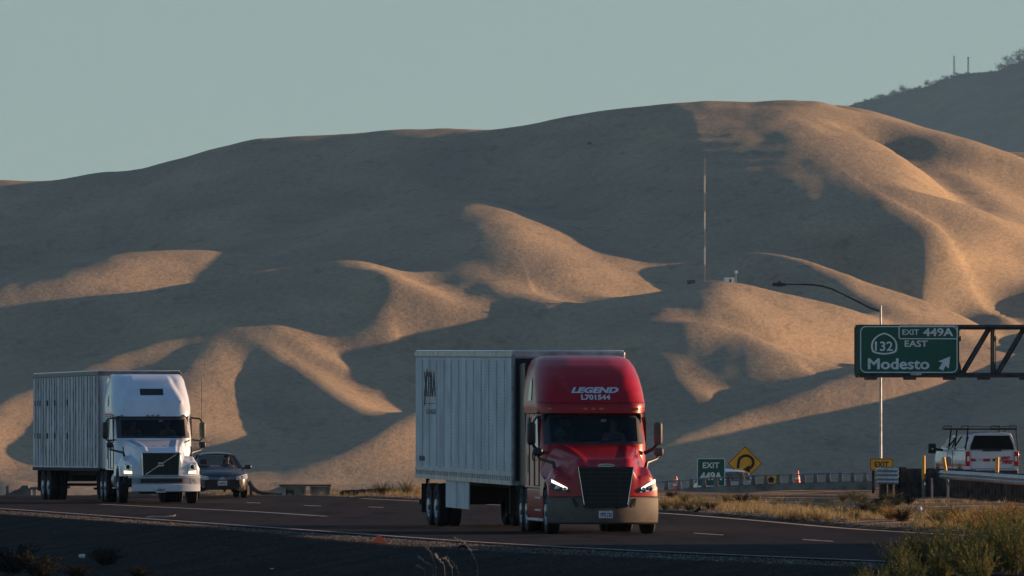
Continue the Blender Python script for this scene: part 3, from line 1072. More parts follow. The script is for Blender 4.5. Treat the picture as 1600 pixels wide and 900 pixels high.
    g.tube([(.55, 2.80, 1.95), (.55, 2.98, 2.06)], .03, 6)
    g.tube([(.35, 2.98, 2.06), (.75, 2.98, 2.06)], .014, 6)
    g.build('steering_wheel', M_TRIM, root)
    g = MB()
    g.box(.18, .30, fy(.2, 2.55) + .02, fy(.2, 2.55) + .03, 2.50, 2.56)
    g.build('windscreen_sticker', M_PLATE, root, smooth=0)
    if red:
        g = MB()
        g.lathe([(-.20, .02), (-.15, .14), (0, .19), (.13, .13), (.2, .02)], (-.75, 2.78, 2.18), 'z', 14)
        g.build('dashboard_bag', M_GREENBAG, root)
    # ---------------- doors, side windows, sleeper details
    for s in (-1, 1):
        X = s * 1.206
        d = MB()
        dy0, dy1, dz0, dz1 = 2.78, 3.85, 1.06, 2.72
        seam = [(X + s * .004, dy0, dz0), (X + s * .004, dy0, dz1 - .25), (X + s * .004, dy0 + .2, dz1), (X + s * .004, dy1, dz1), (X + s * .004, dy1, dz0), (X + s * .004, dy0, dz0)]
        d.tube(seam, .012, 6)
        door = d.build('door', M_SEAM, root)
        wpts = [(X + s * .008, dy0 + .02, 1.93), (X + s * .008, dy0 + .22, 2.62), (X + s * .008, dy1 - .12, 2.62), (X + s * .008, dy1 - .12, 2.02), (X + s * .008, dy0 + .6, 1.90)]
        MB().prism(wpts, (s * .012, 0, 0)).build('side_window', M_SGLASS, door, smooth=0)
        MB().tube([(X + s * .02, dy1 - .12, 1.62), (X + s * .05, dy1 - .12, 1.66), (X + s * .05, dy1 - .12, 1.82), (X + s * .02, dy1 - .12, 1.86)], .016, 6).build('handle', M_BLACK if red else M_CHROME, door)
        # sleeper vent/window and seam
        XS = s * 1.208
        MB().tube([(XS, YB - 1.05, 1.05), (XS, YB - 1.05, 2.72)], .010, 6).build('sleeper_seam', M_SEAM, root)
        MB().tube([(XS, YB - .02, 2.73), (XS, 3.3, 2.73)], .012, 6).build('sleeper_seam', M_SEAM, root)
        pts = [(XS + s * .006, YB - .95, 2.05), (XS + s * .006, YB - .95, 2.6), (XS + s * .006, YB - .62, 2.6), (XS + s * .006, YB - .62, 2.05)]
        lv = MB(); lv.prism(pts, (s * .015, 0, 0)); lv.build('sleeper_hatch', M_TRIM if red else M_ALU, root, smooth=0)
        pts = [(XS + s * .006, YB - .90, 1.35), (XS + s * .006, YB - .90, 1.75), (XS + s * .006, YB - .72, 1.75), (XS + s * .006, YB - .72, 1.35)]
        MB().prism(pts, (s * .012, 0, 0)).build('reflector_strip', M_TRIM, root, smooth=0)
        # high sleeper window
        zc, yc = 3.22, 4.5
        hwz = val(3.22)[1]
        pts = []
        for a in np.linspace(0, math.pi, 12):
            z = 2.98 + (.50 * math.sin(a) if red else .34 * min(1, math.sin(a) * 2.2))
            y = yc + (.34 if red else .20) * math.cos(a)
            pts.append((s * (val(z)[1] + .004), y, z))
        MB().prism(pts, (s * .012, 0, 0)).build('sleeper_window', M_SGLASS, root, smooth=0)
        # gap fairing behind sleeper
        fx = s * 1.20
        fg = MB()
        eL = 1.30 if red else 1.05
        fg.prism([(fx, YB, 1.05), (fx, YB, 3.85 if red else 3.9), (fx, YB + eL, 3.82 if red else 3.88), (fx, YB + eL, 1.05)], (-s * .04, 0, 0))
        fg.build('side_extender', M_BLACK if red else M_WHITE, root, smooth=0)
    # chassis
    g = MB()
    g.box(-.42, .42, .4, 7.4, .55, .95)
    g.box(-.80, .80, .55, 2.3, .50, 1.35)
    g.box(-.95, .95, 2.3, 5.5, .60, 1.03)
    g.box(-.55, .55, .9, 1.5, .30, .55)
    g.build('chassis', M_DARK, root, bevel=.03)
    g = MB()
    g.box(-.45, .45, 5.5, 7.3, .98, 1.10)
    g.build('fifth_wheel', M_DARK, root, bevel=.03)
    # side skirts / steps / tanks
    for s in (-1, 1):
        if red:
            g = MB()
            prof2 = [(s * 1.17, .34), (s * 1.21, .45), (s * 1.21, .98), (s * 1.17, 1.03), (s * .95, 1.03), (s * .95, .34)]
            g.prism([(x, 1.95, z) for x, z in prof2], (0, 3.5, 0))
            sk = g.build('side_fairing', paint, root, smooth=30, bevel=.015)
            for z in (.50, .78):
                MB().box(min(s * 1.212, s * 1.25), max(s * 1.212, s * 1.25), 2.0, 3.3, z, z + .035).build('step', M_ALU, sk, smooth=0)
            lp = MB(); lp.box(min(s * 1.0, s * 1.225), max(s * 1.0, s * 1.225), 1.95, 5.45, .26, .335)
            lp.build('lower_lip', M_ALU, sk, bevel=.02)
        else:
            g = MB()
            g.lathe([(2.2, .02), (2.2, .30), (3.1, .30), (3.1, .02)], (s * .95, 0, .72), 'y', 24)
            t_ = g.build('fuel_tank', M_ALU, root)
            for z in (.45, .80):
                MB().box(min(s * .9, s * 1.23), max(s * .9, s * 1.23), 2.0, 2.9, z, z + .04).build('step', M_ALU, t_, smooth=0)
            g = MB(); g.box(min(s * .9, s * 1.19), max(s * .9, s * 1.19), 1.95, 2.75, .84, 1.06)
            g.build('battery_box', M_WHITE, root, bevel=.03)
    # ---------------- hood
    WY, WR = 1.25, .52

    def y0(x):
        a = abs(x) / 1.22
        return (.02 + .50 * a ** 2.1) if red else (.04 + .34 * a ** 2.6)

    def hz(x, y):
        ax = abs(x)
        u = min(1, max(0, (y - .1) / (LH - .1)))
        if red:
            zt = 1.60 + .40 * u ** .75 - .03 * (ax / .9) ** 2
            a = .66 + .38 * u
            hood = zt - .62 * sst(a - .14, a + .22, ax)
            fen = 1.29 + .20 * math.exp(-((y - 1.15) / .50) ** 2) - .30 * sst(.98, 1.24, ax) ** 1.6 - .55 * sst(1.55, 2.2, y)
            rid = .03 * math.exp(-((ax - a * .70) / .09) ** 2)
            z = smax(hood + rid, fen, .09)
            z -= .10 * (1 - sst(0, .14, u)) * (1 if ax < .8 else .6)
        else:
            zt = 1.68 + .30 * u ** .8 - .02 * (ax / .9) ** 2
            a = .60 + .34 * u
            hood = zt - .70 * sst(a - .02, a + .13, ax)
            fen = 1.32 + .14 * math.exp(-((y - 1.2) / .5) ** 2) - .25 * sst(1.02, 1.24, ax) ** 1.6 - .6 * sst(1.6, 2.15, y)
            rid = .03 * math.exp(-((ax - a * .75) / .04) ** 2)
            z = smax(hood + rid, fen, .05)
            z -= .08 * (1 - sst(0, .12, u)) * (1 if ax < .8 else .6)
        return z
    hood = MB()
    XS = [1.22 * (2 * i / 96 - 1) for i in range(97)]
    NU = 44
    ZB0 = .84
    rows = []
    for k in range(4):                                    # front face
        rows.append([(x, y0(x) + .03 * (k / 3), ZB0 + (hz(x, y0(x)) - .03 - ZB0) * k / 3.0) for x in XS])
    for k in range(NU + 1):
        u = (k / NU) ** 1.15
        rows.append([(x, y0(x) + .05 + u * (LH + .15 - y0(x) - .05), hz(x, y0(x) + .05 + u * (LH + .15 - y0(x) - .05))) for x in XS])
    hood.grid(rows)
    for s, col in ((-1, 0), (1, -1)):                      # fender sides with the wheel arch
        up = [r[col] for r in rows[3:]]
        lo = []
        for p in up:
            q = p[1] - WY
            zb = ZB0
            if abs(q) < .66:
                zb = max(ZB0, math.sqrt(.66 ** 2 - q * q) + WR)
            lo.append((p[0], p[1], min(zb, p[2] - .01)))
        hood.grid([up, lo])
    hood.build('hood', paint, root, smooth=40)

    def face(name, m, fn, parent=root, eps=.012, n=12):
        """strip on the front face between z-limits fn(t)->(x, z0, z1)"""
        g = MB()
        rws = []
        for k in range(6):
            rw = []
            for i in range(n + 1):
                x, za, zb = fn(i / n)
                z = za + (zb - za) * k / 5
                top_ = hz(x, y0(x)) - .03
                rw.append((x, y0(x) + .03 * (z - ZB0) / max(.1, top_ - ZB0) - eps - (.0 if z < top_ else 0), z))
            rws.append(rw)
        return g.grid(rws).build(name, m, parent, smooth=60)
    # ---------------- grille
    if red:
        gz0, gz1, gw0, gw1, ge = .60, 1.50, .49, .625, .115
    else:
        gz0, gz1, gw0, gw1, ge = .86, 1.55, .56, .585, .04
    g = MB()
    ns = 10
    rws = [[((gw0 + (gw1 - gw0) * k / 10) * (2 * i / ns - 1), y0(0) - ge + .02, gz0 + (gz1 - gz0) * k / 10) for i in range(ns + 1)] for k in range(11)]
    g.grid(rws)
    g.box(-gw0, gw0, y0(0) - ge + .022, y0(0) + .25, gz0 - .002, gz1 - .15)
    gr = g.build('grille', M_GRILLE, root, smooth=0)
    b = MB()
    if red:
        for k in range(9):
            z = gz0 + .10 + k * .095
            w = gw0 + (gw1 - gw0) * (z - gz0) / (gz1 - gz0) - .03
            b.box(-w, w, y0(0) - ge - .012, y0(0) - ge + .018, z, z + .022)
        for x in (-.32, 0, .32):
            b.box(x - .008, x + .008, y0(0) - ge - .018, y0(0) - ge - .013, gz0 + .06, gz1 - .1)
    else:
        for k in range(16):
            x = -.52 + k * .0693
            b.box(x, x + .012, y0(0) - ge - .008, y0(0) - ge + .018, gz0 + .03, gz1 - .03)
        for k in range(9):
            z = gz0 + .05 + k * .07
            b.box(-.53, .53, y0(0) - ge - .014, y0(0) - ge - .009, z, z + .010)
    b.build('grille_bars', mat('grille_bar_black', (0.035, 0.035, 0.037), .4, var=.2, scale=9), gr, smooth=0)
    tr = MB()
    yy_ = y0(0) - ge
    if red:
        for q in (-1, 1):
            MB().tube([(q * gw1, yy_, gz1), (q * gw0, yy_, gz0 + .06)], .009, 6).build('grille_trim', M_CHROME, gr)
        bd = MB()
        pts = [(.19 * math.cos(a) if abs(math.cos(a)) < .95 else .185 * math.copysign(1, math.cos(a)), yy_ - .02, 1.535 + .035 * math.sin(a)) for a in np.linspace(0, 2 * math.pi, 24, endpoint=False)]
        bd.prism(pts, (0, .02, 0))
        bdo = bd.build('badge', M_CHROME, root, smooth=0)
        b2 = MB()
        b2.prism([(p[0] * .9, yy_ - .024, 1.535 + (p[2] - 1.535) * .6) for p in pts], (0, .002, 0))
        b2.build('badge_inset', M_TRIM, bdo, smooth=0)
    else:
        for (xa, za, xb, zb) in ((-gw1, gz1, gw1, gz1), (gw1, gz1, gw0, gz0), (gw0, gz0, -gw0, gz0), (-gw0, gz0, -gw1, gz1)):
            tr.tube([(xa, yy_ - .01, za), (xb, yy_ - .01, zb)], .022, 8)
        tr.build('grille_trim', M_CHROME, gr)
        bd = MB()
        v = Vector((2 * gw0 - .16, 0, gz1 - gz0 - .06)).normalized()
        n = Vector((-v.z, 0, v.x)) * .014
        a_, b_ = Vector((-gw0 + .08, yy_ - .03, gz0 + .03)), Vector((gw0 - .08, yy_ - .03, gz1 - .03))
        bd.prism([a_ - n, b_ - n, b_ + n, a_ + n], (0, .012, 0))
        bd.box(-.085, .085, yy_ - .045, yy_ - .015, (gz0 + gz1) / 2 - .06, (gz0 + gz1) / 2 + .06)
        bdo = bd.build('badge', M_CHROME, root, smooth=0)
        b2 = MB(); b2.box(-.07, .07, yy_ - .048, yy_ - .046, (gz0 + gz1) / 2 - .018, (gz0 + gz1) / 2 + .018)
        b2.build('badge_inset', mat('dark_blue_badge', (.05, .06, .12), .4), bdo, smooth=0)
    # ---------------- headlights
    for s in (-1, 1):
        if red:
            o = face('headlight', M_BLACK, lambda t: (s * (.78 + .40 * t), .93 + .06 * t, .99 + .22 * t), eps=.02)
            face('running_light', M_LAMP, lambda t: (s * (.83 + .33 * t), .995 + .155 * t, 1.035 + .185 * t), parent=o, eps=.028)
            for q in (.88, 1.04):
                g = MB(); c = (s * q, y0(q) - .035, .985 + (q - .88) * .2)
                g.lathe([(-.01, .001), (-.012, .03), (.0, .055), (.02, .062)], c, 'y', 16)
                g.build('lamp', M_REFL, o)
            if s > 0:
                face('lens_rim', M_CHROME, lambda t: (s * (.79 + .38 * t), .925 + .06 * t, .945 + .06 * t), parent=o, eps=.024)
        else:
            o = face('headlight', M_REFL, lambda t: (s * (.86 + .29 * t), .90 + .0 * t, 1.18 + .10 * math.sin(t * 2.4)), eps=.02)
            face('running_light', M_LAMPW, lambda t: (s * (.875 + .235 * t), .915, .99 + .02 * t), parent=o, eps=.03)
            g = MB()
            g.lathe([(-.01, .001), (-.012, .04), (.01, .065)], (s * .99, y0(.99) - .03, 1.12), 'y', 16)
            g.build('lamp', M_BLACK, o)
    # ---------------- bumper
    def by(x):
        return (-.03 + .60 * (abs(x) / 1.22) ** 1.75) if red else y0(x) - .05
    g = MB()
    n = 48
    path = [(-1.245, .62)] + [(1.245 * (2 * i / n - 1), by(1.22 * (2 * i / n - 1))) for i in range(n + 1)] + [(1.245, .62)]
    if red:
        lev = [(.22, .10), (.26, .03), (.40, .0), (.78, .0), (.83, .015), (.86, .06)]
        rws = [[(x * (1 - q * .15), y + q, z) for x, y in path] for z, q in lev]
        g.grid(rws)
        bmp = g.build('bumper', M_BUMP, root, smooth=45)
        for s in (-1, 1):
            g = MB()
            g.prism([(s * .60, by(.6) - .02, .66), (s * .70, by(.66) - .02, .80), (s * .735, by(.7) - .02, .80), (s * .67, by(.67) - .02, .60), (s * .60, by(.6) - .02, .60)], (0, .03, 0))
            g.build('air_vent', M_BLACK, bmp, smooth=0)
        for s in (-1, 1):
            g = MB()
            rws = [[(s * (.90 + .22 * i / 6), by(.90 + .22 * i / 6) - .012, .40 + .05 * i / 6 + (.14 - .03 * i / 6) * k / 3) for i in range(7)] for k in range(4)]
            g.grid(rws).build('fog_lamp', M_REFL, bmp)
    else:
        lev = [(.36, .05), (.38, .0), (.58, -.02), (.60, .05)]
        lft = [p for p in path if p[0] > -.93]
        g.grid([[(x, y + q, z) for x, y in lft] for z, q in lev])
        bmp = g.build('bumper', M_WHITE, root, smooth=45)
        g = MB()
        rws = [[(x, y + .05, z) for x, y in lft] for z in (.60, .86)]
        g.grid(rws)
        g.build('bumper_air_dam', M_TRIM, bmp, smooth=45)
        g = MB()
        g.box(-.62, .66, by(0) + .02, by(0) + .045, .64, .76)
        g.build('air_vent', M_BLACK, bmp, smooth=0)
        g = MB()
        rws = [[(x, y + q, z) for x, y in path if x > -1.0] for z, q in ((.78, .03), (.86, .0), (.88, .03))]
        g.grid(rws)
        g.build('bumper_top_strip', M_WHITE, bmp, smooth=45)
        g = MB()
        rws = [[(.93 + .22 * i / 6, by(.93 + .22 * i / 6) + .035, .62 + .16 * k / 3) for i in range(7)] for k in range(4)]
        g.grid(rws).build('fog_lamp', M_REFL, bmp)
        g = MB()                                         # broken left corner of the bumper
        g.tube([(-.95, .2, .55), (-1.05, .35, .66), (-1.1, .5, .6)], .05, 8)
        g.lathe([(-.05, .02), (-.05, .10), (.05, .12)], (-1.02, .28, .72), 'y', 14)
        g.build('exposed_bracket', M_DARK, bmp)
    # plate
    g = MB()
    pz = .44 if red else .42
    g.box(-.155, .155, by(0) - .035, by(0) - .02, pz - .08, pz + .08)
    pl = g.build('licence_plate', M_PLATE, root, smooth=0)
    surf_text(plate, .125, lambda u, v: (u, by(0) - .037, pz - .012 + v), 'plate_number', M_INK, pl, bold=.004, width=.27)
    surf_text('California', .04, lambda u, v: (u, by(0) - .037, pz + .06 + v), 'plate_heading', M_REDL, pl, width=.15)
    # ---------------- mirrors
    MXX = 1.43 if red else 1.50
    for s in (-1, 1):
        m = MB(); m.box(s * MXX - .095, s * MXX + .095, 2.18, 2.34, 1.98, 2.50)
        mo = m.build('mirror', M_BUMP if s > 0 else M_BLACK, root, bevel=.07, seg=4)  # sun-side housing paler and warmer: sunlight put into its colour
        m = MB(); m.box(s * MXX - .08, s * MXX + .08, 2.341, 2.346, 2.02, 2.46)
        m.build('mirror_glass', M_REFL, mo, smooth=0)
        def arm(p, r_):
            MB().tube(p, r_, 8).build('mirror_arm', M_BLACK, mo)
        if red:
            arm([(s * 1.40, 2.26, 2.0), (s * 1.33, 2.3, 1.90), (s * 1.14, 2.42, 1.80)], [.03, .04, .045])
            if s < 0:
                arm([(s * 1.40, 2.26, 2.46), (s * 1.30, 2.5, 2.60), (s * 1.18, 2.8, 2.62)], .025)
        else:
            arm([(s * 1.48, 2.26, 2.50), (s * 1.42, 2.3, 2.60), (s * 1.16, 2.6, 2.63)], .028)
            arm([(s * 1.48, 2.26, 1.98), (s * 1.42, 2.3, 1.92), (s * 1.18, 2.5, 1.95)], .028)
        # hood mirror
        hx = 1.36 if red else 1.42
        yh = 1.55
        zh = 1.83 if red else 1.80
        m = MB(); m.box(s * hx - .11, s * hx + .11, yh - .07, yh + .07, zh - .09, zh + .09)
        ho = m.build('hood_mirror', M_BUMP if (red and s > 0) else M_BLACK, root, bevel=.05, seg=3)  # red truck's sun-side hood mirror carries the same painted sunlit tone
        a = MB()
        xb = 1.02
        a.tube([(s * hx, yh, zh - .08), (s * (hx - .05), yh - .02, zh - .16), (s * (xb + .03), yh - .4, hz(xb, yh - .4) + .10), (s * xb, yh - .42, hz(xb, yh - .42) - .05)], [.025, .03, .04, .05], 8)
        a.build('hood_mirror_arm', M_BLACK, ho)
    # ---------------- marker lamps, lettering, extras
    for x in ((-.98, -.18, 0, .18, .98) if red else (-.95, -.16, 0, .16, .95)):
        z = 2.79 if red else 2.70
        m = MB(); m.box(x - .05, x + .05, fy(x, z) - .03, fy(x, z) + .02, z - .028, z + .028)
        m.build('marker_lamp', M_AMBERL if red else M_TRIM, root, bevel=.012)
    if red:
        surf_text('LEGEND', .17, lambda u, v: (u + .06, fy(u + .06, 3.215 + v) - .02, 3.215 + v), 'company_name', M_LETTER, root, bold=.008, shear=.35, width=1.08)
        surf_text('L701544', .15, lambda u, v: (u + .07, fy(u + .07, 3.055 + v) - .012, 3.055 + v), 'fleet_number', M_LETTER, root, bold=.006, width=.66)
        MB().tube([(x, fy(x, 2.93) - .004, 2.93) for x in np.linspace(-1.2, 1.2, 40)], .008, 5).build('fairing_seam', M_SEAM, root)
        a = MB(); a.tube([(.78, 1.1, hz(.78, 1.1) - .02), (.80, 1.2, hz(.78, 1.1) + .20)], .012, 6)
        a.build('hood_pin', M_BLACK, root)
    else:
        patch('roof_slot', M_BLACK, -.36, .36, 3.33, 3.53, nx=12, eps=.012)
        a = MB(); a.tube([(1.50, 2.5, 2.5), (1.50, 2.5, 3.75)], [.009, .004], 5)
        a.build('antenna', M_BLACK, root)
        # side vents on the hood shoulders
        for s in (-1, 1):
            v = MB()
            pts = [(1.0, 1.75), (.86, 1.70), (.62, 1.36), (.70, 1.33)]
            v.prism([(s * (1.03 - .0), y + .35, z) for y, z in pts], (s * .03, 0, 0))
            v.build('hood_vent', M_BLACK, root, smooth=0)
        # winged crease on the nose of the hood
        for s in (-1, 1):
            MB().tube([(s * x, .45, hz(x, .45) + .004 + .05 * (x - .08)) for x in (.08, .14, .2, .24)], .014, 6).build('hood_crease', M_CHROME, root)
    # ---------------- wheels of the tractor
    for s in (-1, 1):
        wheel_tree(root, s * 1.07, WY, WR, .29, s)
        for y in (5.75, 7.05):
            wheel_tree(root, s * 1.07, y, .51, .26, s, dual=True)
            m = MB()
        m = MB(); m.box(min(s * .72, s * 1.22), max(s * .72, s * 1.22), 7.72, 7.74, .28, .95)
        m.build('mud_flap', M_BLACK, root, smooth=0)
    # ---------------- trailer
    px_, py_ = 0.0, 6.4                          # kingpin
    tr = MB()
    TY0 = 7.55 if red else 6.85
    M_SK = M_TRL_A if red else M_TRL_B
    # the rig stands on a gentle vertical curve: the trailer is pitched a little against the tractor
    rot = Matrix.Translation((px_, py_, -.09 if red else .0)) @ Matrix.Rotation(trailer_rz, 4, 'Z') @ Matrix.Rotation(R(.36 if red else -.12), 4, 'X')
    ty0, ty1 = TY0 - py_, TY0 - py_ + tl
    zb, zt = tz0, tz1
    tr.box(-1.29, 1.29, ty0, ty1, zb + .02, zt - .02)
    nrib = 26 if red else 30
    if red:                                      # rows of rivets
        for i in range(1, 13):
            y = ty0 + tl * i / 13.0
            for k in range(40):
                z = zb + .32 + (zt - zb - .5) * k / 40
                tr.box(-1.297, -1.289, y - .035, y + .035, z, z + .035)
    if red:
        for i in range(1, 13):
            y = ty0 + tl * i / 13.0 + .05
            for k in range(34):
                z = zb + .32 + (zt - zb - .5) * k / 34
                tr.box(-1.299, -1.288, y - .05, y + .05, z, z + .045, 1)  # darker steel rivets beside the skin-coloured ones
    else:
        random.seed(4)
        for i in range(1, 24):
            y = ty0 + tl * i / 24.0 + random.uniform(-.12, .12)
            w = random.choice((.02, .03, .03, .06))
            tr.box(-1.318, -1.288, y - w, y + w, zb + .15, zt - .14, 1)
        for i in (1, 2, 3, 6, 9, 14):
            for z in (zt - .95, zt - 2.0):
                y = ty1 - tl * i / 26.0
                tr.box(-1.322, -1.300, y - .05, y + .05, z - .09, z + .09, 2)
    body = tr.build('trailer', [M_SK, mat('dark_rivet_steel', (0.20, 0.22, 0.24), .5, metal=.5) if red else
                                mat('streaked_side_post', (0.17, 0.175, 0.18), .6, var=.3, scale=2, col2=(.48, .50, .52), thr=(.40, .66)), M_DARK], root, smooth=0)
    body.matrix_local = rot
    g = MB()
    g.box(-1.315, 1.315, ty0 - .02, ty1 + .02, zt - .13, zt + .0)
    g.build('top_rail', M_ALU if red else mat('dark_top_rail', (0.16, 0.15, 0.14), .5), body, bevel=.015)
    if red:
        MB().box(-1.22, 1.22, ty0 - .03, ty0 - .004, zb + .1, zt - .15).build('gap_shade_sheet', M_DARK, body, smooth=0)  # dark sheet painting the shade between cab and trailer
    g = MB()
    g.box(-1.28, 1.28, ty0, ty1, zt + .002, zt + .035)
    g.build('roof_sheet', M_WHITE, body, bevel=.01)
    g = MB()
    g.box(-1.312, 1.312, ty0 - .01, ty1 + .01, zb, zb + .10)
    if red:
        g.box(-1.308, 1.308, ty0, ty1, zb + .205, zb + .26)
        for i in range(54):
            y = ty0 + tl * (i + .5) / 54
            g.box(-1.309, -1.285, y - .045, y + .045, zb + .10, zb + .205)
    g.build('bottom_rail', M_ALU if red else M_DARK, body, smooth=0)
    for s in (-1, 1):
        MB().tube([(s * 1.27, ty0 + .02, zb + .05), (s * 1.27, ty0 + .02, zt - .06)], .05 if red else .04, 10).build('front_corner_post', M_TRIM, body)
    g = MB()
    g.box(-.55, .55, ty0 + .2, ty1 - .2, zb - .14, zb - .002)
    g.box(-.60, .60, ty1 - 4.2, ty1 - .9, .62, zb - .14)
    g.build('subframe', M_DARK, body, smooth=0)
    if red:
        for s in (-1, 1):
            for a0, a1 in ((.30, .415), (.42, .54)):
                g = MB(); g.box(s * 1.22 - .015, s * 1.22 + .015, ty1 - tl * a1, ty1 - tl * a0, .48, zb - .003)
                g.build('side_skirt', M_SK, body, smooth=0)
        def wall(u, v, yc, zc):
            return (-1.3005, yc - u, zc + v)
        yl = ty1 - 2.45
        zc = zt - .78
        g = MB()
        vs, fs = text_geo('XTRA', 1.0, bold=.028, width=2.0)
        hh = max(v.y for v in vs) - min(v.y for v in vs)
        g.add([wall(v.x, v.y / hh * .60, yl, zc) for v in vs], fs)
        g.add([wall(-.98, -.52, yl, zc), wall(-.82, -.52, yl, zc), wall(-.40, .36, yl, zc), wall(-.52, .36, yl, zc)], [(0, 1, 2, 3)])
        g.build('company_name', M_DKLETTER, body, smooth=0, fix=False)
        surf_text('LEASE', .17, lambda u, v: wall(u, v, yl - .3, zc - .66), 'company_line', M_DKLETTER, body, width=1.6)
        g = MB(); g.box(-1.3015, -1.2985, yl - 1.0, yl + .75, zc - .475, zc - .462)
        g.build('logo_rule', M_DKLETTER, body, smooth=0)
        g = MB()
        for k in range(2):
            g.box(-1.3015, -1.2985, yl + .85 + k * .5, yl + 1.25 + k * .5, zb + .42, zb + .54)
        g.build('unit_number', M_DKLETTER, body, smooth=0)
    else:
        g = MB()
        g.tube([(-1.0, ty1 - .05, zb), (-1.05, ty1 - .05, .85), (-1.12, ty1 - .05, .50), (1.12, ty1 - .05, .50), (1.0, ty1 - .05, zb)], .045, 8)
        g.build('underride_guard', M_DARK, body)
    if red:
        g = MB()
        g.tube([(-1.0, ty1 - .05, zb), (-1.0, ty1 - .05, .55)], .05, 6)
        g.box(-1.2, 1.2, ty1 - .1, ty1 + .02, .48, .60)
        g.build('underride_guard', M_DARK, body, smooth=0)
    for y in (ty1 - 1.55, ty1 - 2.85):
        for s in (-1, 1):
            wheel_tree(body, s * 1.07, y, .51, .26, s, dual=True)
    for s in (-1, 1):
        g = MB(); g.box(min(s * .7, s * 1.25), max(s * .7, s * 1.25), ty1 - .75, ty1 - .73, .30, 1.0)
        g.build('mud_flap', M_BLACK, body, smooth=0)
        g = MB(); g.box(s * .85 - .06, s * .85 + .06, ty0 + 2.9, ty0 + 3.02, .45, zb - .02)
        g.box(s * .85 - .15, s * .85 + .15, ty0 + 2.82, ty0 + 3.1, .38, .45)
        g.build('landing_leg', M_DARK, body, smooth=0)
    return root


RED_LOC = (PX(946, 253.2), 253.2, .012)
RED_RZ = R(5.6)
red_truck = semi(RED_LOC, RED_RZ, 'red', 'red sleeper cab truck pulling a pale blue-white trailer with dark lettering', R(2.9), 15.9, 1.13, 4.19, 'YP7L120')
WH_LOC = (PX(251.5, 348.5), 348.5, .012)
WH_RZ = R(7.2)
white_truck = semi(WH_LOC, WH_RZ, 'white', 'white truck with a diagonal bar across its grille and a streaked ribbed trailer', R(3.1), 14.8, .97, 4.08, 'WP84512')


def in_cab(loc, rz, x, y, z):
    return Matrix.Translation(loc) @ Matrix.Rotation(rz, 4, 'Z') @ Vector((x, y, z))


seated_person(in_cab(RED_LOC, RED_RZ, .55, 3.42, 1.70), RED_RZ, 'driver in a grey shirt at the wheel of the red truck')
seated_person(in_cab(WH_LOC, WH_RZ, .55, 3.42, 1.70), WH_RZ, 'driver at the steering wheel of the white truck')
seated_person(in_cab(WH_LOC, WH_RZ, -.55, 3.42, 1.70), WH_RZ, 'passenger with hands in the lap in the white truck', wheel=False)
# ------------------------------------------------------------------ passenger cars
M_CARBLK = mat('charcoal_car_paint', (0.034, 0.031, 0.030), .35, var=.1, scale=2, coat=.25, rvar=.05)
M_SILVER = mat('silver_blue_car_paint', (0.34, 0.40, 0.46), .3, metal=.5, var=.06, scale=2, coat=.6, rvar=.05)
M_CARGLASS = glass_mat('car_glass', (0.01, 0.013, 0.016), .45)


M_CLEAR = mat('clear_lamp_lens', (0.62, 0.60, 0.55), .2, metal=.2, var=.25, scale=14)


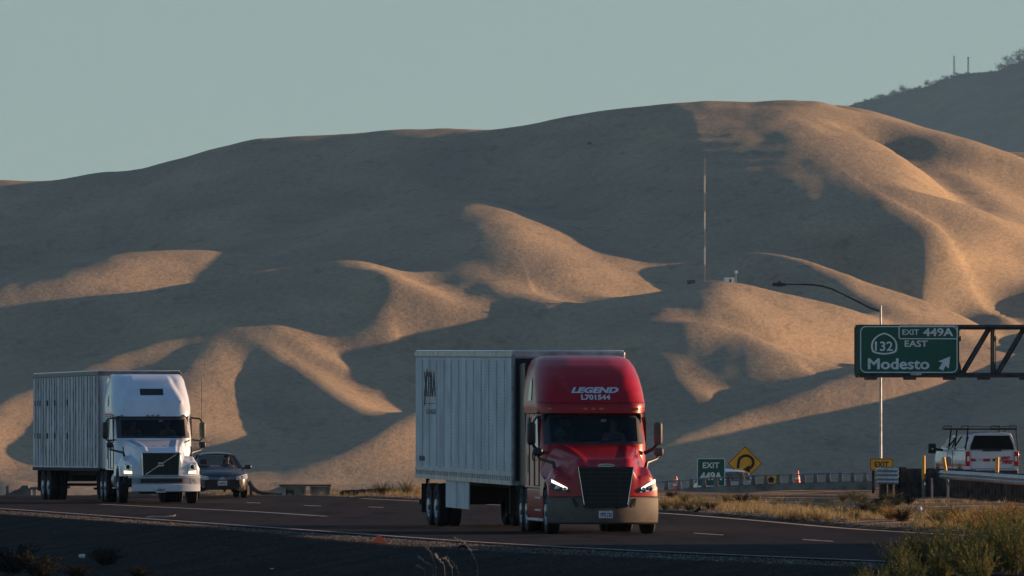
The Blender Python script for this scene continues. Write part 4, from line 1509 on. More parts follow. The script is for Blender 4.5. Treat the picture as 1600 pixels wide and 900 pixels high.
def car(loc, rz, label, paint, L=4.8, W=1.82, H=1.46, hatch=False, front_detail=True):
    """saloon facing local -Y; origin under the middle of the front bumper"""
    root = empty('car', loc, rz, label, 'car')
    hw = W / 2
    # body sections along y: (y, half width, bottom, crease height, shoulder height, deck height)
    if hatch:
        st = [(.0, .62, .30, .52, .66, .70), (.12, .80, .24, .58, .74, .80), (.45, .88, .20, .64, .84, .92), (1.0, .91, .20, .66, .92, 1.02), (1.5, .91, .20, .66, .96, 1.08),
              (3.9, .91, .22, .68, 1.0, 1.06), (4.5, .88, .30, .70, 1.0, 1.05), (4.72, .78, .40, .70, .95, .98)]
    else:
        st = [(.0, .58, .26, .50, .62, .66), (.10, .74, .22, .54, .70, .75), (.30, .84, .20, .60, .76, .83), (.7, .90, .18, .64, .82, .91), (1.2, .91, .18, .66, .88, .97), (1.6, .91, .18, .66, .92, 1.0),
              (3.6, .91, .18, .68, .96, 1.02), (4.3, .90, .22, .70, .96, 1.05), (4.7, .82, .32, .70, .92, 1.0), (4.8, .70, .40, .68, .86, .92)]
    ys = np.concatenate([np.linspace(0, .5, 10), np.linspace(.6, 4.0, 24), np.linspace(4.1, st[-1][0], 8)])
    rows = []
    for y in ys:
        w, zb, zc, zs, zd = [float(np.interp(y, [q[0] for q in st], [q[i] for q in st])) for i in range(1, 6)]
        w *= hw / .91
        sec = [(-w * .80, zb), (-w * .96, zb + .06), (-w, zc - .12), (-w * 1.0, zc), (-w * .975, zs - .05), (-w * .90, zs + .01), (-w * .62, zd - .01), (-w * .3, zd + .012), (0, zd + .018)]
        sec = sec + [(-x, z) for x, z in sec[-2::-1]]
        rows.append([(x, y + (.10 * (abs(x) / w) ** 3 if y < .6 else 0), z) for x, z in sec])
    body = MB()
    body.grid(rows)
    body.add(rows[0], [list(range(len(rows[0])))])
    body.add(rows[-1], [list(range(len(rows[-1])))])
    body.build('body', paint, root, smooth=40)
    # greenhouse
    if hatch:
        gh = [(1.0, .80, 1.00), (1.95, .68, H - .04), (2.5, .68, H), (3.8, .66, H - .03), (4.4, .60, H - .12), (4.66, .72, 1.02)]
        ya, yb, yc, yd = 1.0, 1.95, 4.4, 4.66
    else:
        gh = [(1.30, .80, .96), (2.15, .57, H - .05), (2.6, .57, H - .01), (3.2, .56, H - .05), (3.45, .55, H - .10), (4.15, .74, 1.02)]
        ya, yb, yc, yd = 1.30, 2.15, 3.45, 4.15
    k = hw / .91
    def roofz(y): return float(np.interp(y, [q[0] for q in gh], [q[2] for q in gh]))
    def roofw(y): return k * float(np.interp(y, [q[0] for q in gh], [q[1] for q in gh]))
    rt = MB()
    rr = []
    for y in np.linspace(yb, yc, 12):
        w, z = roofw(y), roofz(y)
        rr.append([(w * t * (1.0), y, z + .05 * (1 - t * t) - .05 * max(0, abs(t) - .85) / .15) for t in np.linspace(-1, 1, 13)])
    rt.grid(rr)
    roof = rt.build('roof', paint, root, smooth=50)
    for s in (-1, 1):
        # pillars and side glass
        bl = lambda y: (s * k * .84, y, float(np.interp(y, [q[0] for q in st], [q[4] for q in st])) + .0)
        tp = lambda y: (s * roofw(y), y, roofz(y) - .03)
        g = MB()
        g.tube([(s * k * .80, ya, gh[0][2] - .02), tp(yb)], .035, 6)
        g.build('front_pillar', paint, root)
        g = MB(); g.tube([(s * roofw(yd) * 1.02, yd, gh[-1][2] - .02), tp(yc)], .05, 6); g.build('rear_pillar', paint, root)
        ym = (yb + yc) / 2
        g = MB(); g.tube([bl(ym), tp(ym)], .045, 6); g.build('door_pillar', M_BLACK, root)
        g = MB()
        q = [bl(ya + .15), bl(ya + .6), bl(ym), bl(yc), bl(yd - .1)]
        q2 = [(s * k * .80, ya + .15, gh[0][2] + .02), tp(yb - .0), tp(ym), tp(yc), (s * roofw(yd), yd - .12, gh[-1][2] + .02)]
        g.grid([q, q2]); g.build('side_window', M_CARGLASS, root, smooth=0)
        m = MB(); m.box(s * (hw + .10) - .11, s * (hw + .10) + .11, ya + .42, ya + .55, .94, 1.08)
        mo = m.build('wing_mirror', paint, root, bevel=.04, seg=3)
        MB().tube([(s * (hw + .0), ya + .5, .98), (s * (hw - .10), ya + .5, .95)], .03, 6).build('mirror_stalk', M_BLACK, mo)
        for yw in (.95, 3.72):
            wheel_tree(root, s * (hw - .11), yw, .325, .21, s)
    def screen(y1, w1, z1, y2, name):
        g = MB()
        w2, z2 = roofw(y2), roofz(y2)
        g.grid([[((w1 + (w2 - w1) * v) * t, y1 + (y2 - y1) * v - .06 * (1 - t * t) * (1 if y1 < y2 else -1), z1 + (z2 + .0 - z1) * v + .03 * (1 - t * t) * v) for t in np.linspace(-1, 1, 13)] for v in np.linspace(0, 1, 6)])
        return g.build(name, M_CARGLASS, root, smooth=60)
    screen(ya, k * .80, gh[0][2], yb, 'windscreen')
    screen(yd, roofw(yd), gh[-1][2], yc, 'rear_window')
    # interior
    g = MB()
    g.box(-.78 * k, .78 * k, ya + .25, ya + .55, .55, .93)
    g.box(-.80 * k, .80 * k, ya + .3, yd - .3, .35, .40)
    g.build('cabin_floor', M_DARK, root, smooth=0)
    for sx in (-.38, .38):
        g = MB(); g.box(sx - .22, sx + .22, ya + 1.05, ya + 1.5, .40, .56); g.box(sx - .22, sx + .22, ya + 1.42, ya + 1.55, .5, 1.06); g.box(sx - .12, sx + .12, ya + 1.46, ya + 1.54, 1.09, 1.26)
        g.build('seat', M_SEAT, root, bevel=.03)
    g = MB(); g.tube([(.38 + .17 * math.cos(a), ya + .82 + .06 * math.sin(a), .93 + .16 * math.sin(a)) for a in np.linspace(0, 2 * math.pi, 21)], .014, 6)
    g.build('steering_wheel', M_BLACK, root)
    if front_detail:
        def fsurf(x, z):                        # front skin position
            w = .62 * hw / .91
            zz_ = np.interp(z, [.26, .5, .66, .75, .83, .91], [0.0, 0.0, .0, .10, .30, .7])
            return float(zz_) + .10 * min(1.5, abs(x) / w) ** 3
        for s in (-1, 1):
            g = MB()
            g.grid([[(s * (.46 + .40 * i / 8), -.02 + .24 * (i / 8) ** 1.6 + .09 * j / 4, (.585 + .03 * i / 8) + (.11 + .07 * i / 8) * j / 4) for i in range(9)] for j in range(5)])
            hl = g.build('headlight', M_CLEAR, root, smooth=60)
            g = MB(); g.lathe([(-.02, .001), (-.025, .03), (.01, .05)], (s * .66, .04, .67), 'y', 14); g.build('lamp', M_CHROME, hl)
            g = MB(); g.lathe([(-.01, .001), (-.012, .035), (.02, .045)], (s * .62, .03, .36), 'y', 12); g.build('fog_lamp', M_TRIM, root)
        g = MB()
        for j in range(3):
            z = .585 + j * .028
            g.tube([(x, -.012 + .05 * abs(x / .5) ** 2 - .004 * j, z + .035 * abs(x / .5) ** 1.5) for x in np.linspace(-.46, .46, 15)], .012 if j == 2 else .008, 6)
        g.build('upper_grille', M_CHROME, root)
        g = MB()
        g.prism([(-.52, -.012, .27), (.52, -.012, .27), (.60, -.012, .42), (.50, -.012, .47), (-.50, -.012, .47), (-.60, -.012, .42)], (0, .03, 0))
        g.build('lower_grille', M_GRILLE, root, smooth=0)
        g = MB()
        for (rx, rz2) in ((.075, .055), (.03, .05), (.06, .022)):
            g.tube([(rx * math.cos(a), -.035, .63 + (.02 if rx == .06 else 0) + rz2 * math.sin(a)) for a in np.linspace(0, 2 * math.pi, 21)], .007, 6)
        g.build('emblem', M_CHROME, root)
        g = MB(); g.box(-.155, .155, -.045, -.03, .405, .555)
        pl = g.build('licence_plate', M_PLATE, root, smooth=0)
        surf_text('6UBP521', .10, lambda u, v: (u, -.047, .472 + v), 'plate_number', M_INK, pl, bold=.003, width=.26)
    else:
        a = MB(); a.tube([(0, yb + .3, H + .02), (0, yb + .5, H + .30)], .012, 5); a.build('antenna', M_BLACK, root)
    return root


SED = (PX(347.5, 376), 376, .012)
sedan = car(SED, R(6.5), 'charcoal saloon following just behind the white truck', M_CARBLK)
tag(sedan, group=None)
q = in_cab(SED, R(6.5), .38, 2.58, .52)
seated_person(q, R(6.5), 'driver at the wheel of the charcoal saloon')
ramp_z = -1.25
hatch = car((PX(1106, 536), 536, ramp_z), R(196), 'silver blue car half hidden behind the concrete bridge railing', M_SILVER, H=1.52, hatch=True, front_detail=False)


# ------------------------------------------------------------------ fire service pick-up
M_FWHITE = mat('fire_truck_white', (0.68, 0.69, 0.71), .35, var=.05, scale=2, coat=.5, rvar=.05)
M_RGLASS = mat('tinted_rear_glass', (0.008, 0.008, 0.009), .25, var=.2, scale=3, spec=.12)
M_FRED = mat('reflective_red_stripe', (0.50, 0.015, 0.02), .4, var=.1, scale=4)


def fire_pickup(loc, rz):
    """rear at local y=0 facing the camera, nose towards +Y"""
    root = empty('pickup_truck', loc, rz, 'white fire service pickup with a canopy and a black roof rack', 'pickup truck')
    hw = 1.0
    b = MB()
    def sec(y, zb, zt, w=1.0, zr=None):
        pts = [(-hw * .93 * w, zb), (-hw * w, zb + .12), (-hw * w, zt - .25), (-hw * .97 * w, zt - .03), (-hw * .93 * w, zt)]
        return [(x, y, z) for x, z in pts] + [(-x, y, z) for x, z in pts[::-1]]
    rows = [sec(0, .62, 1.38), sec(.06, .55, 1.40), sec(2.3, .55, 1.40), sec(2.35, .5, 1.42), sec(4.2, .5, 1.42), sec(4.4, .5, 1.44), sec(5.7, .5, 1.36, .98), sec(6.1, .55, 1.22, .94), sec(6.25, .6, 1.1, .85)]
    b.grid(rows, closed=True)
    b.add(rows[0], [list(range(len(rows[0])))]); b.add(rows[-1], [list(range(len(rows[-1])))])
    b.build('body', M_FWHITE, root, smooth=35)
    # canopy over the bed and crew cab
    def loft(name, stn, m):
        g = MB()
        rws = []
        for y, wb, wt, zb, zt in stn:
            p = [(-wb, zb), (-wb * .98, zb + .12), (-wt - .03, zt - .14), (-wt + .05, zt - .03), (-wt * .6, zt), (0, zt + .015)]
            rws.append([(x, y, z) for x, z in p] + [(-x, y, z) for x, z in p[-2::-1]])
        g.grid(rws)
        g.add(rws[0], [list(range(len(rws[0])))]); g.add(rws[-1], [list(range(len(rws[-1])))])
        return g.build(name, m, root, smooth=40)
    loft('canopy', [(.03, .95, .74, 1.40, 2.06), (.10, .96, .76, 1.40, 2.08), (2.28, .96, .80, 1.40, 2.06)], M_FWHITE)
    loft('cab', [(2.36, .95, .72, 1.41, 1.96), (2.5, .96, .75, 1.41, 2.00), (3.9, .96, .74, 1.41, 1.99), (4.15, .95, .70, 1.41, 1.93), (4.95, .92, .80, 1.41, 1.46)], M_FWHITE)
    # rear glass
    g = MB()
    g.prism([(-.84, .035, 1.43), (.84, .035, 1.43), (.80, .045, 1.62), (.66, .05, 1.96), (-.66, .05, 1.96), (-.80, .045, 1.62)], (0, -.03, 0))
    rg = g.build('rear_window', M_RGLASS, root, smooth=0)
    g = MB(); g.box(-.36, .36, -.02, .03, 1.37, 1.46); g.build('canopy_handle', M_BLACK, rg, bevel=.01)
    for s in (-1, 1):
        def sidewin(y0_, y1_, z0_, z1_, rake0=0, rake1=0):
            pts = [(s * .985, y0_, z0_), (s * .985, y1_, z0_), (s * .83, y1_ - rake1, z1_), (s * .83, y0_ + rake0, z1_)]
            return MB().prism(pts, (s * .02, 0, 0)).build('side_window', M_SGLASS, root, smooth=0)
        sidewin(.30, 2.1, 1.50, 1.93, .05, .05)
        sidewin(2.6, 3.35, 1.50, 1.90, .08, .0)
        sidewin(3.45, 4.3, 1.50, 1.88, .0, .35)
        seam = MB()
        seam.tube([(s * 1.004, 2.42, .6), (s * 1.004, 2.42, 1.40)], .01, 5)
        seam.build('door_seam', M_SEAM, root)
        MB().tube([(s * 1.004, 3.4, .6), (s * 1.004, 3.4, 1.40)], .01, 5).build('door_seam', M_SEAM, root)
        lb = MB(); lb.prism([(s * 1.002, 2.6 + .55 + .55 * math.cos(a), 1.0 + .17 * math.sin(a)) for a in np.linspace(0, 2 * math.pi, 20, endpoint=False)], (s * .004, 0, 0))
        lb.build('door_emblem', mat('door_emblem_tan', (.18, .13, .07), .5, var=.4, scale=6), root, smooth=0)
        ls = MB(); ls.box(min(s * 1.001, s * 1.006), max(s * 1.001, s * 1.006), .2, 5.6, .80, .90); ls.build('side_stripe', M_FRED, root, smooth=0)
        # tail lamps
        t = MB(); t.box(s * .93 - .085, s * .93 + .085, -.025, .06, .82, 1.36)
        tl = t.build('tail_lamp', M_REDL, root, bevel=.015)
        t = MB(); t.box(s * .91 - .045, s * .91 + .045, -.032, -.024, 1.0, 1.18); t.build('reversing_lens', M_PLATE, tl, smooth=0)
        # towing mirror
        m = MB(); m.box(s * 1.40 - .15, s * 1.40 + .15, 4.25, 4.40, 1.28, 1.66)
        mo = m.build('wing_mirror', M_BLACK, root, bevel=.06, seg=3)
        m = MB(); m.box(s * 1.40 - .03, s * 1.40 + .03, 4.240, 4.249, 1.42, 1.48); m.build('mirror_lamp', M_PLATE, mo, smooth=0)
        MB().tube([(s * 1.3, 4.35, 1.45), (s * .98, 4.3, 1.40)], .05, 8).build('mirror_stalk', M_BLACK, mo)
        for y in (1.15, 5.2):
            wheel_tree(root, s * .88, y, .40, .27, s)
        # wheel-arch shadows gaps
        for y in (1.15, 5.2):
            ar = MB(); ar.prism([(s * 1.002, y + .5 * math.cos(a), .42 + .5 * math.sin(a)) for a in np.linspace(.1, math.pi - .1, 14)], (s * .006, 0, 0)); ar.build('wheel_arch', M_BLACK, root, smooth=0)
    # tailgate trim, bumper
    g = MB(); g.tube([(-.80, -.004, 1.36), (-.80, -.004, .72), (.80, -.004, .72), (.80, -.004, 1.36)], .008, 5); tg = g.build('tailgate_seam', M_SEAM, root)
    g = MB(); g.box(-.98, .98, -.12, .1, .50, .66); g.build('bumper', M_BLACK, root, bevel=.03)
    g = MB(); g.box(-.82, -.63, -.010, .004, .99, 1.10); g.build('tailgate_stripe', M_FRED, root, smooth=0)
    g = MB(); g.box(-.34, -.07, -.010, .004, .99, 1.10); g.build('tailgate_stripe', M_FRED, root, smooth=0)
    g = MB(); g.box(.30, .82, -.010, .004, 1.0, 1.04); g.build('tailgate_stripe', M_FRED, root, smooth=0)
    surf_text('U74', .13, lambda u, v: (u - .49, -.012, 1.045 + v), 'unit_number', M_TRIM, root, width=.24)
    surf_text('GRD', .15, lambda u, v: (u + .52, -.014, 1.12 + v), 'fire_lettering', M_FRED, root, bold=.010, shear=.3, width=.36)
    surf_text('FIRE', .15, lambda u, v: (u + .58, -.014, .965 + v), 'fire_lettering', M_FRED, root, bold=.010, shear=.3, width=.40)
    for nm, m, rx, rz2, yy in (('maker_oval', M_CHROME, .125, .06, -.014), ('maker_oval_inset', M_GRILLE, .11, .048, -.018)):
        g = MB(); g.prism([(.12 + rx * math.cos(a), yy, 1.045 + rz2 * math.sin(a)) for a in np.linspace(0, 2 * math.pi, 24, endpoint=False)], (0, .006, 0)); g.build(nm, m, root, smooth=0)
    # roof rack: one frame of its own
    rk = MB()
    for s in (-1, 1):
        rk.tube([(s * .92, .0, 2.20), (s * .92, 4.4, 2.20)], .045, 6)
        for y in (.0, 2.0, 3.1):
            rk.tube([(s * .92, y, 2.20), (s * 1.0, y + .05, 1.42)], .03, 6)
        for y0_, y1_ in ((-.05, 1.1), (3.0, 4.5)):
            rk.tube([(s * .92, y0_, 2.22), (s * .92, y0_, 2.315), (s * .92, y1_, 2.315), (s * .92, y1_ + .2, 2.20)], .018, 6)
    for y in (.0, .8, 1.6, 2.4, 3.2, 4.0, 4.4):
        rk.tube([(-.92, y, 2.20), (.92, y, 2.20)], .028, 6)
    rk.tube([(-.92, -.02, 2.315), (-.3, -.02, 2.28), (.3, -.02, 2.28), (.92, -.02, 2.315)], .014, 6)
    rk.box(-.90, .90, .05, 4.35, 2.175, 2.192)
    rk.build('roof_rack', M_DARK, root)
    return root


fire_pickup((PX(1550, 425), 425, .05), R(9.5))
# ------------------------------------------------------------------ signs, rails, lamps
M_SIGNG = mat('sign_green', (0.004, 0.105, 0.066), .5, var=.08, scale=1.0)
M_SIGNW = mat('sign_white', (0.80, 0.82, 0.80), .5, var=.08, scale=2)
M_SIGNY = mat('sign_yellow', (0.95, 0.42, 0.02), .5, var=.08, scale=2)
M_SIGNK = mat('sign_black', (0.012, 0.010, 0.010), .6, var=.1, scale=3)
M_STEEL = mat('weathered_steel', (0.060, 0.058, 0.054), .65, metal=.2, var=.3, scale=2)
M_GALV = mat('galvanised_steel', (0.36, 0.39, 0.42), .45, metal=.6, var=.25, scale=1.5)
M_CONC = mat('weathered_concrete', (0.22, 0.20, 0.17), .9, var=.25, scale=1.2, bump=.3)
M_CONCL = mat('pale_concrete', (0.44, 0.40, 0.34), .9, var=.2, scale=1.2, bump=.3)
M_WOOD = mat('weathered_timber', (0.055, 0.045, 0.036), .9, var=.4, scale=3, bump=.4)
M_ORANGE = mat('orange_plastic', (0.95, 0.13, 0.035), .45, var=.08, scale=4)
M_YELLOWP = mat('yellow_post_plastic', (0.72, 0.36, 0.03), .5, var=.15, scale=4)


def rrect(cx, cz, w, h, r, n=6):
    pts = []
    for (sx, sz, a0) in ((1, 1, 0), (-1, 1, 90), (-1, -1, 180), (1, -1, 270)):
        for k in range(n + 1):
            a = R(a0 + 90 * k / n)
            pts.append((cx + sx * (w / 2 - r) + r * math.cos(a), cz + sz * (h / 2 - r) + r * math.sin(a)))
    return pts


def ring(mb, outer, inner, y, d=.004):
    n = len(outer)
    o3 = [(x, y, z) for x, z in outer]; i3 = [(x, y, z) for x, z in inner]
    o4 = [(x, y - d, z) for x, z in outer]; i4 = [(x, y - d, z) for x, z in inner]
    mb.add(o3 + i3 + o4 + i4, [(2 * n + k, 2 * n + (k + 1) % n, 3 * n + (k + 1) % n, 3 * n + k) for k in range(n)] +
           [(k, (k + 1) % n, 2 * n + (k + 1) % n, 2 * n + k) for k in range(n)] + [(n + k, 3 * n + k, 3 * n + (k + 1) % n, n + (k + 1) % n) for k in range(n)])
    return mb


# ---- overhead guide sign; local x right, z up, faces -Y
SD = 470.0
sc = SD / F                                                   # metres per photo pixel there
sx0, sz1 = PX(1340, SD), CH + (HOR - 508) * sc
sign = empty('guide_sign', (PX(1419, SD), SD, CH + (HOR - 546) * sc), R(3), 'large green overhead exit sign hanging on the gantry', 'road sign')
sw, sh = 158 * sc, 76 * sc
MB().box(-sw / 2, sw / 2, 0, .04, -sh / 2, sh / 2).build('panel', M_SIGNG, sign, smooth=0)
t = .040
ring(MB(), rrect(.03, 0, sw - .14, sh - .08, .24), rrect(.03, 0, sw - .14 - 2 * t, sh - .08 - 2 * t, .20), -.002).build('border', M_SIGNW, sign, smooth=0)
ux = lambda px: (px - 1419) * sc
uz = lambda py: (546 - py) * sc
tabw, tabh = (1497 - 1404) * sc, (529.5 - 508) * sc
ring(MB(), rrect((ux(1404) + ux(1497)) / 2, (uz(508.5) + uz(530)) / 2, tabw, tabh, .10), rrect((ux(1404) + ux(1497)) / 2, (uz(508.5) + uz(530)) / 2, tabw - 2 * t, tabh - 2 * t, .07), -.007).build('exit_tab_border', M_SIGNW, sign, smooth=0)
# route shield outline
def shield(k):
    pts = []
    cx, cz = ux(1381.5), uz(537)
    top_ = [(0, 1.0), (.22, .93), (.5, .76), (.76, .50), (.93, .18), (.99, -.15), (.97, -.50), (.90, -.74), (.72, -.86), (.40, -.95), (0, -1.0)]
    for x, z in top_: pts.append((cx + x * 21 * sc * k, cz + z * 17.2 * sc * k))
    for x, z in top_[-2:0:-1]: pts.append((cx - x * 21 * sc * k, cz + z * 17.2 * sc * k))
    return pts
ring(MB(), shield(1.0), shield(.86), -.002).build('route_shield', M_SIGNW, sign, smooth=0)


def sign_text(root, txt, cx, cz, h, w, y=-.004, m=None, bold=.0, name='lettering', thick=0.0):
    vs, fs = text_geo(txt, 1.0, bold=bold, width=None)
    hh = max(v.y for v in vs) - min(v.y for v in vs); ww = max(v.x for v in vs) - min(v.x for v in vs)
    mb = MB()
    for i, (a, b) in enumerate(((0, 0), (-1, 0), (1, 0), (0, -1), (0, 1)) if thick else ((0, 0),)):     # heavier strokes: stacked sheeting, each 1 mm proud
        mb.add([(cx + v.x / ww * w + a * thick, y - i * .001, cz + v.y / hh * h + b * thick * .7) for v in vs], fs)
    return mb.build(name, m or M_SIGNW, root, smooth=0, fix=False)


sign_text(sign, '132', ux(1381), uz(541), 15 * sc, 28 * sc, bold=.018)
sign_text(sign, 'EXIT', ux(1423), uz(519), 8.5 * sc, 26 * sc, bold=.015)
sign_text(sign, '449A', ux(1466), uz(519), 12 * sc, 46 * sc, thick=.018)
sign_text(sign, 'EAST', ux(1431.5), uz(537), 10 * sc, 36 * sc, bold=.02)
sign_text(sign, 'Modesto', ux(1404), uz(568.5), 16.5 * sc, 95 * sc, thick=.022)
ar = MB()
pts = [(1485, 557), (1482.5, 576), (1477.5, 571.5), (1474, 579), (1467, 576), (1472.5, 566.5), (1466, 564.5)]
ar.prism([(ux(a), -.006, uz(b)) for a, b in pts], (0, .004, 0))
ar.build('arrow', M_SIGNW, sign, smooth=0)
# lamp under the sign
lampo = empty('sign_floodlight', (PX(1431, SD - 1.3), SD - 1.3, CH + (HOR - 585) * (SD - 1.3) / F), R(3), 'small grey floodlight on the gantry walkway under the green sign', 'floodlight')
MB().box(-.22, .22, -.18, .12, -.05, .12).build('housing', M_GALV, lampo, bevel=.04)
MB().box(-.18, .18, .121, .128, -.02, .10).build('lens', M_REFL, lampo, smooth=0)
MB().tube([(0, 0, -.04), (0, .1, -.12)], .03, 6).build('bracket', M_STEEL, lampo)
# gantry truss
g_ = empty('sign_gantry', (PX(1600, SD), SD + .35, CH + (HOR - 546) * sc), R(3), 'dark steel truss gantry carrying the green exit sign', 'sign gantry')
zt_, zb_ = uz(511), uz(586)
xl, xr = PX(1339, SD) - PX(1600, SD), 9.0
def bar(nm, a, b, w, m=M_STEEL, par=None):
    a, b = Vector(a), Vector(b)
    return MB().tube([a, b], w, 4, caps=True).build(nm, m, par or g_, smooth=0)
for y in (.0, .9):
    bar('chord', (xl, y, zt_), (xr, y, zt_), .10)
    bar('chord', (xl, y, zb_), (xr, y, zb_), .10)
    bar('upright', (xl + .02, y, zb_), (xl + .02, y, zt_), .07)
    for k, p in enumerate((1499, 1554, 1612, 1670, 1728, 1786)):
        x = (p - 1600) * sc
        bar('upright', (x, y, zb_), (x, y, zt_), .075)
        bar('diagonal', (x + .16, y, zb_ + .05), (x + 1.28, y, zt_ - .05), .075)
for p in range(6):
    bar('cross_brace', (xl + p * 1.9, 0, zb_ + .01), (xl + p * 1.9, .9, zb_ + .01), .05)
wk = MB()
wk.box(xl, xr, -1.5, -.2, zb_ - .08, zb_ - .02)
wk.build('walkway', M_STEEL, g_, smooth=0)
for k, p in enumerate((1357, 1418, 1480, 1534, 1600, 1660)):
    x = (p - 1600) * sc
    MB().box(x - .16, x + .22, -1.55, .3, zb_ - .20, zb_ - .085).build('walkway_bracket', M_STEEL, g_, smooth=0)
MB().lathe([(0, .32), (8.6, .28)], (xr, .45, zb_ - 7.2), 'z', 20).build('column', M_STEEL, g_)

# ---- street lamp
LD = 650.0
lk = LD / F
lb = P(1376, 483, LD)
lamp = empty('street_lamp', (lb.x, LD, -2.2), 0, 'tall grey street lamp whose curved arm reaches left above the green sign', 'street lamp')
MB().tube([(0, 0, 0), (0, 0, 6), (0, 0, lb.z + 2.2 + .2)], [.085, .075, .06], 14).build('pole', M_GALV, lamp)
arm = [(1374, 486), (1360, 481), (1340, 471), (1318, 460), (1300, 451.5), (1285, 447), (1270, 445), (1250, 444.5), (1228, 444.3)]
ap = [P(a, b, LD) - Vector((lb.x, LD, -2.2)) for a, b in arm]
MB().tube(ap, [.065] * 3 + [.055] * 4 + [.045] * 2, 10).build('arm', M_STEEL, lamp)
lu = MB()
c = P(1218, 444.5, LD) - Vector((lb.x, LD, -2.2))
lu.lathe([(-.42, .02), (-.38, .10), (.0, .13), (.40, .07), (.42, .02)], (c.x, c.y, c.z), 'x', 14)
lu.box(c.x - .06, c.x + .04, c.y - .04, c.y + .04, c.z + .10, c.z + .22)
lu.build('luminaire', M_STEEL, lamp)
MB().box(-.25, .25, -.25, .25, -.6, .0).build('base', M_CONC, lamp, smooth=0)


def post_sign(name, px, py, D, label, cat, zground, post_px=(0,), pw=.05):
    o = empty(name, (PX(px, D), D, zground), R(2), label, cat)
    k = D / F
    zc = CH + (HOR - py) * k - zground
    for q in post_px:
        MB().box(q * k - pw, q * k + pw, .03, .13, -.3, zc + .2).build('post', M_WOOD, o, smooth=0)
    return o, k, zc


# ---- EXIT 449A gore sign
o, k, zc = post_sign('exit_sign', 1111, 738, 520, 'green exit number sign half hidden behind the silver blue car', 'road sign', -1.3, (-14, 14))
w, h = 44 * k, 44 * k
MB().box(-w / 2, w / 2, -.02, .02, zc - h / 2, zc + h / 2).build('panel', M_SIGNG, o, smooth=0)
ring(MB(), rrect(0, zc, w, h, .08), rrect(0, zc, w - .07, h - .07, .06), -.021).build('border', M_SIGNW, o, smooth=0)
sign_text(o, 'EXIT', 0, zc + 11 * k, 9 * k, 26 * k, y=-.026, bold=.02)
sign_text(o, '449A', 0, zc - 6 * k, 12 * k, 33 * k, y=-.026, thick=.018)
# ---- diamond loop warning sign
o, k, zc = post_sign('warning_sign', 1164, 724, 545, 'orange-yellow diamond warning sign with a black looping arrow', 'road sign', -1.6, (0,))
d = 27.5 * k
pts = [(0, zc + d), (d, zc), (0, zc - d), (-d, zc)]
MB().prism([(x, -.02, z) for x, z in pts], (0, .04, 0)).build('panel', M_SIGNY, o, smooth=0)
ring(MB(), [(x * .97, zc + (z - zc) * .97) for x, z in pts], [(x * .92, zc + (z - zc) * .92) for x, z in pts], -.021).build('border', M_SIGNK, o, smooth=0)
lp = MB()
cx, cz, ra, th = 1.5 * k, zc + 1.5 * k, 11.5 * k, 2.1 * k
path = [(-ra + cx - 1 * k, cz - 9.5 * k), (-ra + cx - .6 * k, cz - 3 * k)] + [(cx + ra * math.cos(a), cz + ra * math.sin(a) * .92) for a in np.linspace(math.pi * .97, -math.pi * .36, 20)]
l3, r3 = [], []
for i, p in enumerate(path):
    a_, b_ = path[max(i - 1, 0)], path[min(i + 1, len(path) - 1)]
    v = Vector((b_[0] - a_[0], b_[1] - a_[1])).normalized()
    l3.append((p[0] - v.y * th, -.026, p[1] + v.x * th)); r3.append((p[0] + v.y * th, -.026, p[1] - v.x * th))
lp.grid([l3, r3])
e = path[-1]
lp.add([(e[0] - 9.5 * k, -.026, e[1] - 1.5 * k), (e[0] + .5 * k, -.026, e[1] + 5.5 * k), (e[0] + 1.5 * k, -.026, e[1] - 6.5 * k)], [(0, 1, 2)])
lp.build('loop_arrow', M_SIGNK, o, smooth=0, fix=False)
# ---- yellow EXIT plaque
o, k, zc = post_sign('exit_plaque', 1377.5, 725.5, 440, 'small yellow plaque reading exit at the foot of the street lamp', 'road sign', -.4, (-13, 13))
w, h = 37 * k, 19 * k
MB().box(-w / 2, w / 2, -.02, .02, zc - h / 2, zc + h / 2).build('panel', M_SIGNY, o, smooth=0)
ring(MB(), rrect(0, zc, w - .03, h - .03, .05), rrect(0, zc, w - .08, h - .08, .04), -.021).build('border', M_SIGNK, o, smooth=0)
sign_text(o, 'EXIT', 0, zc, 8.5 * k, 22 * k, y=-.026, m=M_SIGNK, bold=.025)
# ---- yellow chevron board behind the railing
o, k, zc = post_sign('chevron_sign', 1204, 748, 560, 'low yellow board with a black arrow behind the bridge railing', 'road sign', -1.8, (-6, 6))
w, h = 24 * k, 14 * k
MB().box(-w / 2, w / 2, -.02, .02, zc - h / 2, zc + h / 2).build('panel', M_SIGNY, o, smooth=0)
MB().prism([(x * k, -.024, zc + z * k) for x, z in ((-11, -6), (-4, 0), (1, 4), (6, 0), (4, -6))], (0, .002, 0)).build('black_arrow', M_SIGNK, o, smooth=0)

